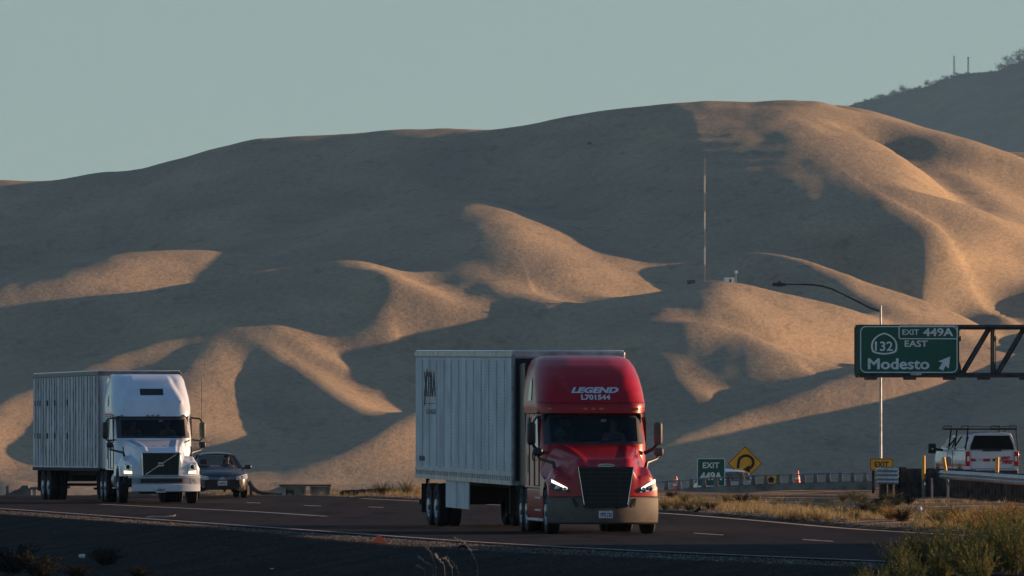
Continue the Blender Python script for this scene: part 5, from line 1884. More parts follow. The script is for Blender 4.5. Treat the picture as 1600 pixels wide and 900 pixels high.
# ---- concrete bridge railing
br = empty('bridge_railing', (PX(1200, 470), 470, -.40), 0, 'long concrete bridge railing with square posts behind the dry verge', 'railing')
def brp(px, py, D=470.0):
    v = P(px, py, D); return Vector((v.x - PX(1200, 470), v.y - 470, v.z + .40))
A_ = [(1018, 754, 474), (1100, 747, 472), (1200, 742, 470), (1300, 739, 468), (1372, 738, 466)]
def top_row(px): return float(np.interp(px, [a[0] for a in A_], [a[1] for a in A_])), float(np.interp(px, [a[0] for a in A_], [a[2] for a in A_]))
rl = MB(); bm_ = MB()
rl.tube([brp(px, top_row(px)[0] + .5, top_row(px)[1]) for px in range(1018, 1373, 8)], .035, 6)
rl.build('rail', M_GALV, br)
rows = [[], [], [], []]
for px in range(1016, 1376, 8):
    ty, D = top_row(px)
    p = brp(px, ty + 13.5, D); q = brp(px, ty + 24, D)
    rows[0].append((p.x, p.y + .3, p.z)); rows[1].append((p.x, p.y - .05, p.z)); rows[2].append((q.x, q.y - .05, q.z)); rows[3].append((q.x, q.y - .0, q.z - 1.0))
bm_.grid(rows)
bm_.build('beam', M_CONC, br, smooth=30)
for i in range(19):
    px = 1022 + i * 19.4
    if px > 1372: break
    ty, D = top_row(px)
    a = brp(px - 3.6, ty - .5, D); b = brp(px + 3.6, ty + 13.6, D)
    m = MB()
    m.add([(a.x + .03, a.y - .1, a.z), (b.x - .03, a.y - .1, a.z), (b.x - .03, a.y + .12, a.z), (a.x + .03, a.y + .12, a.z), (a.x - .01, a.y - .12, b.z), (b.x + .01, a.y - .12, b.z), (b.x + .01, a.y + .12, b.z), (a.x - .01, a.y + .12, b.z)],
          [(0, 1, 2, 3), (4, 5, 6, 7), (0, 1, 5, 4), (1, 2, 6, 5), (2, 3, 7, 6), (3, 0, 4, 7)])
    m.build('post', M_CONC, br, smooth=0, bevel=.015)


# ---- traffic cones
def cone(loc, label, s=1.0, tilt=0):
    o = empty('traffic_cone', loc, 0, label, 'traffic cone', 'orange traffic cones')
    m = MB(); m.lathe([(.03, .155 * s), (.30 * s, .11 * s), (.70 * s, .045 * s), (.71 * s, .0)], (0, 0, 0), 'z', 20); m.build('cone_body', M_ORANGE, o)
    for z in (.34, .52):
        m = MB(); m.lathe([(z * s, (.155 - z * .16) * s + .006), ((z + .08) * s, (.155 - (z + .08) * .16) * s + .006)], (0, 0, 0), 'z', 20); m.build('reflective_band', M_SIGNW, o)
    MB().box(-.2 * s, .2 * s, -.2 * s, .2 * s, 0, .035).build('base', M_ORANGE, o, smooth=0, bevel=.01)
    return o


def cone_at(px, ytop, D, label, s=1.0):
    v = P(px, ytop, D)
    return cone((v.x, D, v.z - .71 * s), label, s)


cone_at(1056, 744, 500, 'orange cone behind the bridge railing just right of the red truck', 1.15)
cone_at(1246, 735, 500, 'orange cone behind the bridge railing right of the diamond sign', 1.05)
cone_at(25, 764, 425, 'orange cone by the concrete barrier at the far left', 1.1)
# a crushed cone lying on the gravel by the near edge line
D = F * CH / (849.5 - HOR)
cc = empty('crushed_cone', (PX(592, D), D, gz(PX(592, D), D) + .02), 0, 'crushed bright orange cone lying on the near gravel edge', 'traffic cone')
m = MB()
m.add([(-.16, -.02, 0), (-.10, .0, .07), (-.05, -.04, .10), (-.02, .02, .16), (.0, -.06, .0), (.01, .0, .165), (.035, .03, .10), (.10, -.03, .075), (.17, -.04, .0), (.06, .10, .0), (-.08, .10, .0)],
      [(0, 4, 2, 1), (2, 4, 3), (3, 4, 5), (5, 4, 8, 7), (5, 7, 6), (6, 7, 8, 9), (0, 1, 10), (1, 2, 3, 10), (3, 5, 6, 9, 10), (0, 10, 9, 8, 4)])
m.build('cone_body', M_ORANGE, cc, smooth=0, bevel=.006)
m = MB(); m.box(-.20, -.02, -.03, .12, -.01, .015); m.build('base', mat('faded_orange', (.5, .07, .02), .6), cc, smooth=0)

# ---- guard rails on the right
def wbeam(name, pts, label, scale=1.0, posts=True, post_h=.75, group=None, double=1, postm=None, sp=1.9):
    """pts: (x, y, z_top). corrugated W profile swept along a line"""
    o = empty(name, (pts[0][0], pts[0][1], pts[0][2] - .78), 0, label, 'guard rail', group)
    o0 = Vector((pts[0][0], pts[0][1], pts[0][2] - .78))
    prof = [(0, 0), (.03, -.02), (.08, -.065), (.08, -.105), (.02, -.14), (.0, -.155), (.02, -.17), (.08, -.205), (.08, -.245), (.03, -.29), (0, -.31)]
    P3 = [Vector(p) for p in pts]
    for dbl in range(double):
        rows = []
        for i, p in enumerate(P3):
            d = (P3[min(i + 1, len(P3) - 1)] - P3[max(i - 1, 0)]); d.z = 0; d.normalize()
            n = Vector((d.y, -d.x, 0))
            if (n.x > 0 if abs(d.y) > abs(d.x) else n.y > 0): n = -n
            rows.append([p - o0 + n * a * scale + Vector((0, 0, b * scale - dbl * .30)) for a, b in prof])
        m = MB(); m.grid(rows)
        b = m.build('rail_beam', [M_GALV, M_STEEL], o, smooth=50)
    if posts:
        L = sum((P3[i + 1] - P3[i]).length for i in range(len(P3) - 1))
        acc = 0; nxt = .3
        for i in range(len(P3) - 1):
            sl = (P3[i + 1] - P3[i]).length
            while nxt < acc + sl:
                q = P3[i].lerp(P3[i + 1], (nxt - acc) / sl) - o0
                d = P3[i + 1] - P3[i]; n = Vector((d.y, -d.x, 0)).normalized()
                if (n.x > 0 if abs(d.y) > abs(d.x) else n.y > 0): n = -n
                q = q - n * .14
                MB().box(q.x - .08, q.x + .08, q.y - .10, q.y + .10, q.z - post_h, q.z + .02).build('post', postm or M_WOOD, o, smooth=0)
                nxt += sp
            acc += sl
    return o


def rp(px, ytop, D):
    v = P(px, ytop, D); return (v.x, v.y, v.z)


main = [rp(1470, 734.5, 408), rp(1500, 736, 394), rp(1535, 738, 379), rp(1570, 740.5, 362), rp(1610, 743, 346), rp(1660, 747, 330), rp(1720, 752, 314)]
wbeam('guard_rail', main, 'long silver guard rail running out to the right below the fire pickup', post_h=1.0, sp=2.4)
wbeam('guard_rail', [rp(1371, 731, 415), rp(1376, 730, 410), rp(1404, 730.5, 408), rp(1407, 731, 410)], 'short stacked silver guard rail end under the exit plaque', double=2, post_h=1.3, sp=.9)
# dark timber wall behind it
tw = empty('timber_wall', (PX(1440, 412), 412, -.5), 0, 'dark wall of upright weathered timbers between the two guard rails', 'retaining wall')
tl_ = []
for i in range(35):
    px = 1398 + i * 6.4
    D = 413 - .30 * i
    p = P(px, 732 + (i > 14) * (i - 14) * .55, D)
    tl_.append(Vector((p.x - PX(1440, 412), D - 412, p.z + .5)))
for i in range(34):
    p, q = tl_[i], tl_[i + 1]
    n = Vector((q.y - p.y, p.x - q.x, 0)).normalized() * .12
    e = (q - p) * .03
    h = p.z + random.uniform(-.02, .02)
    MB().prism([(p.x - e.x + n.x * (i % 2) * .1, p.y - e.y + n.y * (i % 2) * .1, -.6), (q.x + e.x + n.x * (i % 2) * .1, q.y + e.y + n.y * (i % 2) * .1, -.6), (q.x + e.x + n.x * (i % 2) * .1, q.y + e.y + n.y * (i % 2) * .1, h), (p.x - e.x + n.x * (i % 2) * .1, p.y - e.y + n.y * (i % 2) * .1, h)], -n).build('timber', M_WOOD, tw, smooth=0)
# yellow marker posts
for px, py, tilt, lab in ((1443, 712, 0, 'upright yellow marker post by the timber wall left of the fire pickup'), (1484, 714, -9, 'leaning yellow marker post in front of the pickup door'), (1557, 714, 1, 'upright yellow marker post in front of the pickup tailgate')):
    D = 404 if px < 1500 else 380
    v = P(px, py, D)
    o = empty('marker_post', (v.x, D, gz(v.x, D)), 0, lab, 'marker post', 'yellow marker posts')
    o.rotation_euler = (0, R(tilt), 0)
    hgt = v.z - gz(v.x, D)
    MB().lathe([(hgt * .45, .065), (hgt, .065), (hgt + .01, .0)], (0, 0, 0), 'z', 12).build('tube', M_YELLOWP, o)
    MB().lathe([(-.1, .06), (hgt * .45, .06)], (0, 0, 0), 'z', 12).build('sleeve', M_CONC, o)
for px, py, D, lab in ((1456, 747, 398, 'broad white marker stake against the timber wall'), (1481, 757, 380, 'thin white marker stake below the left end of the long guard rail')):
    v = P(px, py, D)
    b = gz(v.x, D)
    o = MB().box(-.035, .035, -.02, .02, -.2, v.z - b).build('marker_stake', M_CONCL, smooth=0, bevel=.008)
    o.location = (v.x, D, b)
    tag(o, lab, 'marker stake', 'white marker stakes')

# ---- far left: concrete barrier and railing beyond the crest of the road
LDm = 422.0
def lp_(px, py, D=LDm):
    return P(px, py, D)
o = empty('concrete_barrier', (PX(30, LDm), LDm, -1.2), 0, 'stepped concrete barrier end at the far left of the road', 'barrier')
q0 = Vector((PX(30, LDm), LDm, -1.2))
m = MB()
pts = [lp_(-40, 783), lp_(0, 776), lp_(32, 762.5), lp_(34, 758.5), lp_(45, 758.5), lp_(45, 763), lp_(48, 763), lp_(48, 800), lp_(-40, 800)]
m.prism([p - q0 for p in pts], (0, .5, 0)); m.build('barrier_body', M_CONC, o, smooth=0, bevel=.03)
for a, b in ((51, 56), (63, 67), (76, 81)):
    m = MB(); p1, p2 = lp_(a, 763), lp_(b, 800)
    m.box(p1.x - q0.x, p2.x - q0.x, .1, .35, p2.z - q0.z, p1.z - q0.z); m.build('post', M_CONCL, o, smooth=0)
m = MB(); m.tube([lp_(47, 763) - q0, lp_(110, 761) - q0], .05, 8); m.build('rail', M_CONC, o)
v = P(11.5, 759, LDm)
o = empty('marker_stub', (v.x, LDm, v.z - .9), 0, 'small grey marker post left of the orange cone at far left', 'marker post')
MB().box(-.05, .05, -.03, .03, 0, .9).build('post', M_CONC, o, smooth=0)

# ---- middle distance: concrete bridge end with two bays
BD = 432.0
def bp(px, py): return P(px, py, BD)
q0 = Vector((PX(480, BD), BD, -1.4))
o = empty('bridge_parapet', q0, 0, 'low pale concrete parapet with two square bays beyond the road crest', 'parapet')
def bx(nm, x0, x1, y0_, y1_, m, d0, d1):
    a, b = bp(x0, y0_) - q0, bp(x1, y1_) - q0
    return MB().box(a.x, b.x, d0, d1, b.z, a.z).build(nm, m, o, smooth=0)
bx('coping', 436, 517.5, 757, 759.5, M_STEEL, -.1, .4)
for a, b in ((443, 446.5), (475.5, 478), (484, 486.5), (514.5, 517)):
    bx('post', a, b, 759.6, 800, M_CONCL, .0, .25)
bx('bay_panel', 446.5, 475.5, 760, 800, M_CONCL, .2, .24)
bx('bay_panel', 486.5, 514.5, 760, 800, M_CONCL, .2, .24)
bx('dark_recess', 448, 459, 765.5, 775, M_STEEL, .1, .19)
m = MB(); pts = [bp(408, 771.5), bp(441, 759), bp(443.5, 759), bp(443.5, 800), bp(408, 800)]
m.prism([p - q0 for p in pts], (0, .3, 0)); m.build('sloped_end', M_CONCL, o, smooth=0)
# curved dark rail end behind the saloon
v0 = P(392, 757, 415)
o = empty('rail_end', v0, 0, 'curved black rail end just right of the charcoal saloon', 'guard rail')
m = MB(); m.tube([P(a, b, 415) - v0 for a, b in ((389, 752), (392, 757), (396, 763), (402, 768), (410, 770.5), (441, 772))], [.09, .09, .09, .08, .06, .03], 8)
m.build('rail_beam', M_STEEL, o)
MB().box(-.05, .05, -.05, .05, -1.2, 0).build('post', M_STEEL, o, smooth=0)
# dark old timber beam on the far verge
LDg = 392.0
c = P(562, 770, LDg)
o = empty('timber_beam', (c.x, LDg, gz(c.x, LDg) + .02), 0, 'dark weathered timber beam lying on the far edge of the road', 'timber beam')
a = P(531, 770, LDg); b = P(601, 766.5, LDg)
m = MB()
rows = []
for i, t_ in enumerate(np.linspace(0, 1, 15)):
    x = a.x + (b.x - a.x) * t_ - c.x
    zt_ = (P(0, 767.5 - 4.0 * t_, LDg).z) - gz(c.x, LDg)
    if t_ == 0: zt_ -= .06
    rows.append([(x, -.12, -.25), (x, -.14, zt_ * .6), (x, -.08 + random.uniform(-.02, .02), zt_ + random.uniform(-.015, .015)), (x, .14, zt_ + random.uniform(-.015, .01)), (x, .18, -.25)])
m.grid(rows); m.add(rows[0], [(0, 1, 2, 3, 4)]); m.add(rows[-1], [(0, 1, 2, 3, 4)])
m.build('beam_body', M_WOOD, o, smooth=30)
m = MB(); m.box(.35, .62, -.3, -.2, -.05, .05); m.build('pale_offcut', M_CONCL, o, smooth=0)

# ------------------------------------------------------------------ on the hills: mast, huts, towers
mp_ = hill_hit(1101, 443)
mk = mp_.y / F
mast = empty('radio_mast', mp_, 0, 'very tall thin banded radio mast on the middle hill', 'radio mast')
H_ = 195 * mk
M_MRED = mat('faded_mast_red', (0.20, 0.12, 0.11), .6, var=.1, scale=.2)
nb = 7
for i in range(nb):
    z0_, z1_ = H_ * i / nb, H_ * (i + 1) / nb
    m = MB()
    r_ = .22
    for k_ in range(3):
        a = 2 * math.pi * k_ / 3
        m.tube([(r_ * math.cos(a), r_ * math.sin(a), z0_ - (.5 if i == 0 else 0)), (r_ * math.cos(a), r_ * math.sin(a), z1_)], .028, 4)
    nz = int((z1_ - z0_) / .9)
    for j in range(nz):
        z = z0_ + (z1_ - z0_) * j / nz
        for k_ in range(3):
            a, b = 2 * math.pi * k_ / 3, 2 * math.pi * (k_ + 1) / 3
            m.tube([(r_ * math.cos(a), r_ * math.sin(a), z), (r_ * math.cos(b), r_ * math.sin(b), z + .8)], .025, 3)
    m.build('mast_section', M_GALV if i % 2 else M_MRED, mast, smooth=0)

def hut(px, py, wpx, hpx, label, m1, m2, dish=False):
    v = hill_hit(px, py)
    k_ = v.y / F
    o = empty('equipment_hut', (v.x, v.y, v.z - .3), R(15), label, 'hut')
    w, h = wpx * k_, hpx * k_ + .3
    MB().box(-w / 2, w / 2, 0, w * .7, -.6, h).build('wall', m1, o, smooth=0)
    MB().prism([(-w * .55, -.15, h), (w * .55, -.15, h), (w * .5, -.15, h + .22), (-w * .5, -.15, h + .22)], (0, w * .7 + .3, 0)).build('roof', m2, o, smooth=0)
    MB().box(-w * .1, w * .1, -.03, .0, 0, h * .75).build('door', M_STEEL, o, smooth=0)
    return o, k_


o1, k_ = hut(1141, 442.5, 15, 7, 'pale equipment hut on the ridge right of the radio mast', M_SIGNW, M_GALV)
hut(1081, 444.5, 11, 5, 'dark equipment hut on the ridge left of the radio mast', M_STEEL, M_STEEL)
v = hill_hit(1150, 443.5)
o = empty('antenna_pole', v, 0, 'short antenna pole with a small dish beside the pale hut', 'antenna')
MB().tube([(0, 0, -.5), (0, 0, 19 * v.y / F)], .10, 6).build('pole', M_GALV, o)
MB().lathe([(-.1, .05), (0, .45), (.1, .5)], (0, -.2, 17 * v.y / F), 'y', 12).build('dish', M_SIGNW, o)


def far_tower(px, ytop, ybase, label, r_, n=4, top=False):
    D = MD
    k_ = D / F
    b = P(px, ybase, D)
    o = empty('lattice_tower', b, R(20), label, 'lattice tower', 'lattice towers on the mountain')
    H2 = (ybase - ytop) * k_
    m = MB()
    for i in range(4):
        a = math.pi / 2 * i + .78
        m.tube([(r_ * math.cos(a), r_ * math.sin(a), -4), (r_ * .45 * math.cos(a), r_ * .45 * math.sin(a), H2)], .22, 4)
    nz = 7
    for j in range(nz):
        z = H2 * j / nz
        f = r_ * (1 - .55 * j / nz)
        for i in range(4):
            a, b_ = math.pi / 2 * i + .78, math.pi / 2 * (i + 1) + .78
            m.tube([(f * math.cos(a), f * math.sin(a), z), (f * math.cos(b_), f * math.sin(b_), z + H2 / nz)], .14, 3)
            m.tube([(f * math.cos(a), f * math.sin(a), z), (f * math.cos(b_), f * math.sin(b_), z)], .14, 3)
    m.build('lattice', M_STEEL, o, smooth=0)
    if top:
        m = MB()
        m.box(-2.2, 2.2, -.5, .5, H2 - 1.6, H2 - .4); m.build('antenna_bank', M_GALV, o, smooth=0)
        m = MB(); m.lathe([(-.4, .3), (.0, 1.0), (.4, 1.1)], (0, -.8, H2 * .45), 'y', 12); m.build('dish', M_GALV, o)
    return o


far_tower(1491, 87, 120, 'left one of the two lattice towers on the wooded mountain', 2.2)
far_tower(1513, 89, 116, 'right one of the two lattice towers, with antenna bank and dish', 1.8, top=True)
for px, py, w, lab, n_ in ((1582, 96, 12, 'pale mountain-top building catching the last sun at the right edge', 3), (1484, 119, 4, 'tiny pale hut left of the lattice towers on the mountain', 1)):
    v = P(px, py, (MD - 40))
    k_ = (MD - 40) / F
    o = empty('hilltop_building', (v.x, v.y, v.z - 1.5), 0, lab, 'building')
    for i in range(n_):
        x = (i - (n_ - 1) / 2) * w * k_ / n_
        m = MB(); m.box(x - w * k_ / n_ * .42, x + w * k_ / n_ * .42, 0, 6, -2, 1.0 + (2.6 if n_ > 1 else 1) * (1 - .25 * (i == 0))); m.build('wall', M_SIGNW, o, smooth=0)
        m = MB(); m.box(x - w * k_ / n_ * .46, x + w * k_ / n_ * .46, -.2, 6.2, 1.003 + (2.6 if n_ > 1 else 1) * (1 - .25 * (i == 0)), 1.5 + (2.6 if n_ > 1 else 1) * (1 - .25 * (i == 0))); m.build('roof', M_CONC, o, smooth=0)

# ------------------------------------------------------------------ plants, gravel, litter
def leaf_mat(name, c1, c2, c3=None):
    m, t, b = nt(name)
    tc = t.nodes.new('ShaderNodeTexCoord')
    n = t.nodes.new('ShaderNodeTexNoise'); n.inputs['Scale'].default_value = 3.5; n.inputs['Detail'].default_value = 6
    t.links.new(tc.outputs['Object'], n.inputs['Vector'])
    oi = t.nodes.new('ShaderNodeObjectInfo')
    ad = t.nodes.new('ShaderNodeMath'); ad.operation = 'MULTIPLY_ADD'; ad.inputs[1].default_value = .35; ad.inputs[2].default_value = -.17
    t.links.new(oi.outputs['Random'], ad.inputs[0])
    a2 = t.nodes.new('ShaderNodeMath'); a2.operation = 'ADD'
    t.links.new(n.outputs['Fac'], a2.inputs[0]); t.links.new(ad.outputs[0], a2.inputs[1])
    r = t.nodes.new('ShaderNodeValToRGB')
    r.color_ramp.elements[0].position = .32; r.color_ramp.elements[0].color = (*c1, 1)
    r.color_ramp.elements[1].position = .68; r.color_ramp.elements[1].color = (*c2, 1)
    if c3:
        e = r.color_ramp.elements.new(.5); e.color = (*c3, 1)
    t.links.new(a2.outputs[0], r.inputs['Fac'])
    t.links.new(r.outputs[0], b.inputs['Base Color'])
    b.inputs['Roughness'].default_value = .7
    b.inputs['Specular IOR Level'].default_value = .2
    tr = t.nodes.new('ShaderNodeBsdfTranslucent')
    t.links.new(r.outputs[0], tr.inputs['Color'])
    mx = t.nodes.new('ShaderNodeMixShader'); mx.inputs[0].default_value = .25
    o = [q for q in t.nodes if q.type == 'OUTPUT_MATERIAL'][0]
    t.links.new(b.outputs[0], mx.inputs[1]); t.links.new(tr.outputs[0], mx.inputs[2]); t.links.new(mx.outputs[0], o.inputs['Surface'])
    return m


M_WEED = leaf_mat('green_weed', (0.075, 0.095, 0.028), (0.17, 0.17, 0.05))
M_OLIVE = leaf_mat('olive_brush', (0.08, 0.085, 0.03), (0.22, 0.18, 0.06))
M_GOLD = leaf_mat('golden_dry_brush', (0.26, 0.14, 0.045), (0.52, 0.36, 0.13))
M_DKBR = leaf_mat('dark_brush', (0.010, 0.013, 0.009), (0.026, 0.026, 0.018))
M_STRAW = leaf_mat('dry_straw', (0.16, 0.11, 0.05), (0.42, 0.32, 0.17), (0.20, 0.17, 0.06))
M_STEM = mat('dry_stem', (0.13, 0.10, 0.06), .9, var=.2, scale=5)
M_SEED = leaf_mat('pale_seed_heads', (0.22, 0.20, 0.16), (0.5, 0.46, 0.38))
M_TREE = leaf_mat('far_tree_foliage', (0.025, 0.035, 0.022), (0.06, 0.07, 0.045))


def raw_mesh(name, v, f, m):
    me = bpy.data.meshes.new(name)
    v = np.asarray(v, np.float32); f = np.asarray(f, np.int32)
    me.vertices.add(len(v)); me.vertices.foreach_set('co', v.ravel())
    n = f.shape[1]
    me.loops.add(f.size); me.loops.foreach_set('vertex_index', f.ravel())
    me.polygons.add(len(f)); me.polygons.foreach_set('loop_start', np.arange(0, f.size, n, dtype=np.int32)); me.polygons.foreach_set('loop_total', np.full(len(f), n, np.int32))
    me.update(calc_edges=True)
    me.materials.append(m)
    return me


def blades(p, d, L, w):
    """triangular blades: base points p (n,3), directions d, length L, width w -> verts, faces"""
    n = len(p)
    side = np.cross(d, rng.normal(size=(n, 3)))
    side /= np.linalg.norm(side, axis=1)[:, None] + 1e-9
    a = p - side * w[:, None] / 2; b = p + side * w[:, None] / 2; c = p + d * L[:, None]
    v = np.stack([a, b, c], 1).reshape(-1, 3)
    return v, np.arange(3 * n).reshape(-1, 3)


def bush_mesh(name, m, stems, leaves, H, spread, leafL, leafW, upright=.6, seedy=0.0, base_r=.12):
    """stems rising and bending outwards, set with small leaf blades: (foliage mesh, stem mesh)"""
    lv, lf, off = [], [], 0
    sv, sf, so = [], [], 0
    for s in range(stems):
        a = rng.uniform(0, 2 * np.pi)
        out = spread * rng.uniform(.15, 1.0) ** .8
        h = H * rng.uniform(.55, 1.08) * (1 - .35 * (out / spread) ** 2)
        p0 = np.array([math.cos(a) * base_r * rng.uniform(0, 1), math.sin(a) * base_r * rng.uniform(0, 1), -.03])
        p2 = p0 + np.array([math.cos(a) * out, math.sin(a) * out, h])
        p1 = p0 * .5 + p2 * .5 + np.array([-math.cos(a) * out * .2, -math.sin(a) * out * .2, h * (.15 + .1 * upright)])
        t = rng.uniform(.12, 1.0, leaves)[:, None]
        pos = (1 - t) ** 2 * p0 + 2 * t * (1 - t) * p1 + t * t * p2
        tan = 2 * (1 - t) * (p1 - p0) + 2 * t * (p2 - p1)
        tan /= np.linalg.norm(tan, axis=1)[:, None]
        d = tan * upright + rng.normal(size=(leaves, 3)) * (1 - upright) * .9
        d /= np.linalg.norm(d, axis=1)[:, None]
        L = leafL * rng.uniform(.5, 1.3, leaves) * (1.15 - .6 * t[:, 0])
        v, f = blades(pos, d, L, leafW * rng.uniform(.6, 1.3, leaves))
        lv.append(v); lf.append(f + off); off += len(v)
        q = [p0, (p0 + 2 * p1 + p2) / 4 * 1.0, p2]
        sd = np.array([-math.sin(a), math.cos(a), 0]) * .004
        vv = np.array([p0 - sd, p0 + sd, p1 * .5 + (p0 + p2) * .25 + sd, p1 * .5 + (p0 + p2) * .25 - sd, p2])
        sv.append(vv); sf.append(np.array([[0, 1, 2], [0, 2, 3], [3, 2, 4]]) + so); so += 5
    return raw_mesh(name, np.concatenate(lv), np.concatenate(lf), m), raw_mesh(name + '_stems', np.concatenate(sv), np.concatenate(sf), M_STEM)


BUSH = {
    'weed': [bush_mesh('foliage', M_WEED, 60, 42, .85, .42, .10, .012, .62) for _ in range(3)],
    'olive': [bush_mesh('foliage', M_OLIVE, 60, 40, .70, .50, .09, .014, .5) for _ in range(3)],
    'gold': [bush_mesh('foliage', M_GOLD, 70, 40, .60, .50, .08, .012, .45) for _ in range(3)],
    'dark': [bush_mesh('foliage', M_DKBR, 70, 44, .60, .50, .09, .016, .45) for _ in range(2)],
    'straw': [bush_mesh('foliage', M_STRAW, 45, 14, .55, .35, .22, .010, .85) for _ in range(3)],
}


def on_ground(px, py, d0=150, d1=480):
    ds_ = np.arange(d0, d1, .25)
    x = (px - 800) / F * ds_
    z = CH + (HOR - py) / F * ds_
    g = ground_z(x, ds_)
    k = int(np.argmax(g >= z))
    if not (g >= z).any():
        k = len(ds_) - 1
    return Vector((x[k], ds_[k], g[k]))


LABELS = {}


def bush(kind, px, py, hpx, label, wide=1.0, group=None, name='shrub', D=None, cat='shrub'):
    if D is None:
        v = on_ground(px, py)
    else:
        x = PX(px, D); v = Vector((x, D, gz(x, D)))
    h = hpx * v.y / F
    base = {'weed': .85, 'olive': .70, 'gold': .60, 'dark': .60, 'straw': .55}[kind]
    fm, sm = BUSH[kind][random.randrange(len(BUSH[kind]))]
    o = empty(name, v, random.uniform(0, 6.28), label, cat, group)
    s = h / base
    o.scale = (s * wide, s * wide, s)
    for nm, me in (('foliage', fm), ('stems', sm)):
        c = bpy.data.objects.new(nm, me); COL.objects.link(c); c.parent = o
    return o


# foreground right: tall green weeds on the near bank
G1 = 'tall green weeds on the near bank at lower right'
for px, hp in ((1340, 34), (1372, 62), (1398, 72), (1424, 66), (1448, 78), (1470, 70), (1492, 84), (1514, 88), (1537, 92), (1560, 90), (1582, 96), (1606, 96), (1355, 44), (1410, 56), (1530, 72), (1575, 70), (1630, 90)):
    bush('weed', px, 905, hp * 1.12, 'feathery green weed in the clump filling the lower right corner', .95, G1, 'weed', D=random.uniform(184, 193), cat='weed')
for px, hp in ((1300, 26), (1270, 20), (1248, 24), (1232, 18)):
    bush('weed', px, 905, hp, 'small sparse weed at the bottom edge left of the big green weed clump', .9, 'sparse weeds at the bottom edge', 'weed', D=random.uniform(186, 190), cat='weed')
# golden brush on the far verge
for px, py, hp, w in ((1600, 834, 44, 1.1), (1575, 833, 40, 1.1), (1548, 832, 36, 1.1), (1522, 828, 30, 1.2), (1590, 822, 42, 1.1), (1560, 820, 36, 1.1), (1615, 815, 40, 1.1), (1535, 815, 30, 1.1), (1500, 824, 28, 1.3), (1630, 830, 50, 1.1)):
    bush('gold' if random.random() < .6 else 'olive', px, py, hp, 'golden dry brush massed along the far verge at the right edge', w, 'golden brush at the right edge')
for px, py, hp, w, kd in ((1476, 822, 30, 1.3, 'olive'), (1462, 818, 24, 1.3, 'olive'), (1490, 812, 26, 1.2, 'olive')):
    bush(kd, px, py, hp, 'olive brush spreading on the far verge below the fire pickup', w, 'olive brush below the pickup')
for px, py, hp, w, kd in ((1392, 812, 26, 1.2, 'gold'), (1372, 808, 26, 1.2, 'olive'), (1410, 815, 22, 1.3, 'dark'), (1352, 804, 22, 1.3, 'dark'), (1385, 800, 20, 1.3, 'olive')):
    bush(kd, px, py, hp, 'mixed dry brush on the verge below the exit plaque', w, 'brush below the exit plaque')
for px, py, hp, w, kd in ((1336, 784, 20, 1.4, 'gold'), (1318, 783, 14, 1.4, 'gold'), (1348, 786, 16, 1.3, 'gold')):
    bush(kd, px, py, hp, 'rust-gold bush against the right end of the bridge railing', w, 'rusty bushes by the railing')
for px, py, hp, w, kd in ((1385, 783, 20, 1.2, 'olive'), (1400, 790, 22, 1.3, 'olive'), (1420, 788, 16, 1.3, 'dark'), (1372, 790, 14, 1.3, 'dark')):
    bush(kd, px, py, hp, 'dark olive bush in front of the short guard rail end', w, 'bushes by the guard rail end')
for px, py, hp, w in ((1222, 812, 14, 1.6), (1240, 813, 15, 1.6), (1258, 814, 16, 1.6), (1276, 815, 15, 1.6), (1294, 817, 13, 1.6)):
    bush('straw', px, py, hp, 'bright yellow-green grass tussock in the row beside the far edge line', w, 'grass tussocks by the far edge line', 'grass_tussock', cat='grass')
for px, py, hp, w, kd in ((1040, 797, 20, 1.2, 'olive'), (1058, 796, 18, 1.2, 'straw'), (1078, 798, 20, 1.3, 'olive'), (1096, 794, 18, 1.2, 'straw'), (1110, 797, 14, 1.3, 'dark'), (1070, 785, 16, 1.3, 'olive'), (1135, 784, 14, 1.5, 'olive'), (1160, 786, 16, 1.4, 'dark'), (1180, 784, 14, 1.4, 'olive'), (1050, 778, 12, 1.5, 'dark')):
    bush(kd, px, py, hp, 'olive weed on the verge between the red truck and the bridge railing', w, 'weeds beside the red truck')
for px, py, hp, w, kd in ((1210, 790, 10, 1.6, 'straw'), (1260, 792, 10, 1.6, 'olive'), (1290, 796, 12, 1.5, 'olive'), (1315, 806, 14, 1.5, 'dark'), (1335, 812, 16, 1.4, 'olive')):
    bush(kd, px, py, hp, 'low scrub on the pale dirt below the middle of the bridge railing', w, 'low scrub below the railing')
# middle: bushes beyond the crest, left of the red truck's trailer
for px, py, hp, w, kd, lab in ((596, 778, 24, 1.2, 'olive', 'olive bush just right of the dark timber beam'), (612, 779, 19, 1.2, 'olive', 'small green bush between the olive bush and the twiggy one'), (636, 780, 28, .8, 'olive', 'tall twiggy bush left of the red truck trailer'), (650, 781, 20, 1.1, 'gold', 'reddish dry bush touching the back of the red truck trailer')):
    bush(kd, px, py, hp, lab, w, None, D=388)
# foreground left, in shade
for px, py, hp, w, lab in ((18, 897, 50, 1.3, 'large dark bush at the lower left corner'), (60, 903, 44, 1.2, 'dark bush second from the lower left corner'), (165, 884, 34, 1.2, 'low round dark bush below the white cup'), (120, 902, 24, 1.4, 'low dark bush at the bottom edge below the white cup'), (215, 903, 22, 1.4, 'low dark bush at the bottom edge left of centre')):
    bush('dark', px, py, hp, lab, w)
# centre foreground: seed stalks and a small green shrub
sv, sf, n0 = [], [], 0
DW = 196.0


